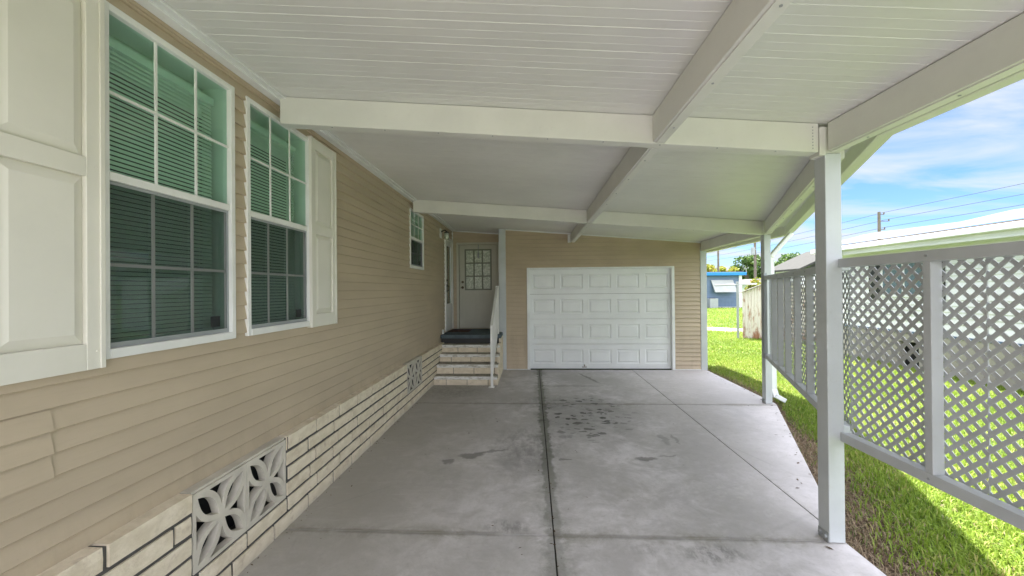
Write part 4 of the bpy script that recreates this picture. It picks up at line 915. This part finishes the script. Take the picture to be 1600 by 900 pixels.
wires = MB()
def upole(x, y_, h, label, arms):
    p = thing('utility_pole', label, 'utility pole', (x, y_, 0)); MB().tube([(x, y_, -.1), (x, y_, h)], [.17, .12], 10).build('pole', M_wood, p)
    for (z_, l_) in arms:
        MB().box(x, x + l_, y_ - .03, y_ + .03, z_ - .03, z_ + .03).tube([(x + l_, y_, z_), (x + l_, y_, z_ + .2)], .06, 8).build('crossarm', M_wood, p)
    return p
upole(33.5, 40, 8.8, 'brown wooden utility pole rising above the white neighbor roof', [(8.55, .45), (7.9, .9), (7.1, .5)])
p2 = upole(27.3, 50, 9.6, 'tall wooden utility pole with transformer right of the blue house', [(9.0, .6)])
MB().tube([(26.95, 49.8, 5.6), (26.95, 49.8, 6.5)], .24, 12).box(26.8, 27.3, 49.8, 49.9, 6.2, 6.3).build('transformer', M_metal, p2)
for (xw, zw) in ((33.95, 8.75), (34.4, 8.1), (34.0, 7.3)):
    w_ = MB(); pts = []
    for i in range(41):
        y_ = -20 + 120 * i / 40; per = 60; f = ((y_ - 40) % per) / per; pts.append((xw, y_, zw - 1.0 * 4 * f * (1 - f) * .5 + (.5 if y_ < 40 else 0) * 4 * f * (1 - f) * .6))
    tag(w_.tube(pts, .018, 5).build('power_line', M_black), {8.75: 'topmost of the three power lines above the neighbor roof', 8.1: 'middle one of the three power lines above the neighbor roof', 7.3: 'lowest of the three power lines above the neighbor roof'}[zw], 'power line', 'power lines')
sl_ = thing('street_lamp', 'street lamp with a long arm on a pole behind the blue house', 'street lamp', (22.9, 50, 0))
MB().tube([(22.9, 50, -.1), (22.9, 50, 6.5)], [.15, .11], 10).build('pole', M_wood, sl_)
MB().tube([(22.9, 50, 6.4), (23.6, 50, 6.75), (24.4, 50, 6.72)], .035, 8).build('arm', M_metal, sl_)
MB().tube([(24.3, 50, 6.72), (24.7, 50, 6.66), (25.1, 50, 6.62)], [.05, .13, .06], 10).build('lamp_head', M_metal, sl_)

def tree(name, label, x, y_, h, rx, rz_, mat, n_=1500, leaf=.28, trunk=True, group=None, nclump=14, trunk_r=.2):
    root = thing(name, label, 'tree' if trunk else 'shrub', (x, y_, 0), group)
    r_ = np.random.default_rng(int(x * 100 + y_)); zc_ = h - rz_
    tm = MB(); tm.tube([(x, y_, -.1), (x + .05, y_, zc_ * .5), (x, y_ + .1, zc_)], [trunk_r, trunk_r * .75, trunk_r * .5], 8)
    cl = []
    for i in range(nclump):
        th = r_.uniform(0, 2 * np.pi); ph = r_.uniform(-.5, 1); rad = r_.uniform(.45, .95)
        c_ = np.array([x + rx * rad * math.cos(th) * math.sqrt(max(0, 1 - ph * ph * .7)), y_ + rx * rad * math.sin(th) * math.sqrt(max(0, 1 - ph * ph * .7)), zc_ + rz_ * rad * ph]); cl.append((c_, r_.uniform(.25, .5) * rx))
        tm.tube([(x, y_, zc_ * .7), tuple((c_ + np.array([x, y_, zc_])) / 2), tuple(c_)], [trunk_r * .4, trunk_r * .2, .02], 6)
    tm.build('trunk', M_wood, root)
    V = []
    for k in range(n_):
        c_, s_ = cl[r_.integers(len(cl))]; q = r_.normal(0, 1, 3); q /= np.linalg.norm(q); p = c_ + q * s_ * r_.uniform(.5, 1) ** .5 * np.array([1, 1, .75 * rz_ / rx + .2])
        a = r_.normal(0, 1, 3); a /= np.linalg.norm(a); b = np.cross(a, r_.normal(0, 1, 3)); b /= np.linalg.norm(b); L_ = leaf * r_.uniform(.6, 1.3)
        V.append([p - a * L_ * .5 - b * L_ * .1, p - a * L_ * .5 + b * L_ * .1, p + b * L_ * .3, p - b * L_ * .3, p + a * L_ * .6])
    o = blade_obj('crown', mat, [np.array(V)]); o.parent = root; o.data.transform(Matrix.Translation(-root.location))
    return root
tree('broadleaf_tree', 'dark green tree behind the white house, left of the far post', 29.6, 56, 6.3, 2.2, 2.4, M_leafd, 2600, .35)
tree('broadleaf_tree', 'round dark green tree right of the downspout above the lattice', 33.6, 54, 6.4, 2.6, 2.4, M_leafd, 2800, .35)
tree('broadleaf_tree', 'green treetop just left of the front carport post', 24.5, 34, 5.2, 1.5, 1.6, M_leafd, 1500, .3)
lb = ['leftmost yellow green tree above the blue roof edge', 'second yellow green tree from the left above the blue roof', 'third yellow green tree above the blue roof, behind the lamp pole', 'rightmost orange tinged tree above the blue roof']
for i, (x, h) in enumerate(((21.6, 4.6), (23.4, 4.8), (25.2, 4.7), (27.0, 4.2))):
    tree('yellow_tree', lb[i], x, 55 + i * .5, h + .4, 1.6, 1.8, M_leafy, 1500, .3, group='yellow green trees behind the blue house')
tree('shrub', 'pale green bush in front of the small white house', 19.6, 36, 2.3, .8, .9, M_leafy, 900, .2, trunk=False)
# distant hedge line so that the horizon is not bare
V = []
for k in range(9000):
    x = rng.uniform(-120, 200); p = np.array([x, 120 + rng.normal(0, 3), abs(rng.normal(0, 1)) * 1.6 + rng.uniform(0, 1) * (1.6 + 1.2 * math.sin(x * .13) + .8 * math.sin(x * .4))]); a = rng.normal(0, 1, 3); a /= np.linalg.norm(a); b = np.cross(a, rng.normal(0, 1, 3)); b /= np.linalg.norm(b); L_ = 1.6
    V.append([p - a * L_ * .5 - b * L_ * .1, p - a * L_ * .5 + b * L_ * .1, p + b * L_ * .35, p - b * L_ * .35, p + a * L_ * .6])
tag(blade_obj('distant_trees', M_leafd, [np.array(V)]), 'far off line of trees along the horizon', 'trees', kind='stuff')

# leaf litter and grit on the slab
lt_ = MB()
for i in range(420):
    k = i % 5
    if k == 0: x, y_ = -1.66 + abs(random.gauss(0, .04)), random.uniform(1, 6.6)
    elif k == 1: y_ = random.uniform(.5, 7.8); x = edge(y_) - abs(random.gauss(0, .10))
    elif k == 2: x, y_ = random.uniform(-1.6, -.6), 6.58 - abs(random.gauss(0, .05))
    elif k == 3: x, y_ = .127 + random.gauss(0, .02), random.uniform(.5, 7.8)
    else: x, y_ = random.uniform(-1.6, 1.9), random.uniform(.8, 7.8)
    a = random.uniform(0, 6.28); L_ = random.uniform(.004, .014) if k != 1 else random.uniform(.006, .024); w_ = L_ * random.uniform(.25, .5); c_, s_ = math.cos(a), math.sin(a); z_ = .0015
    P_ = lambda u, v, z: (x + u * c_ - v * s_, y_ + u * s_ + v * c_, z)
    lt_.poly([P_(-L_, 0, z_), P_(0, -w_, z_ + .001), P_(L_, 0, z_ + random.uniform(.001, .005)), P_(0, w_, z_ + .002)])
tag(lt_.build('leaf_litter', M_litter), 'tiny brown leaf flakes and grit scattered on the concrete', 'litter', kind='stuff')
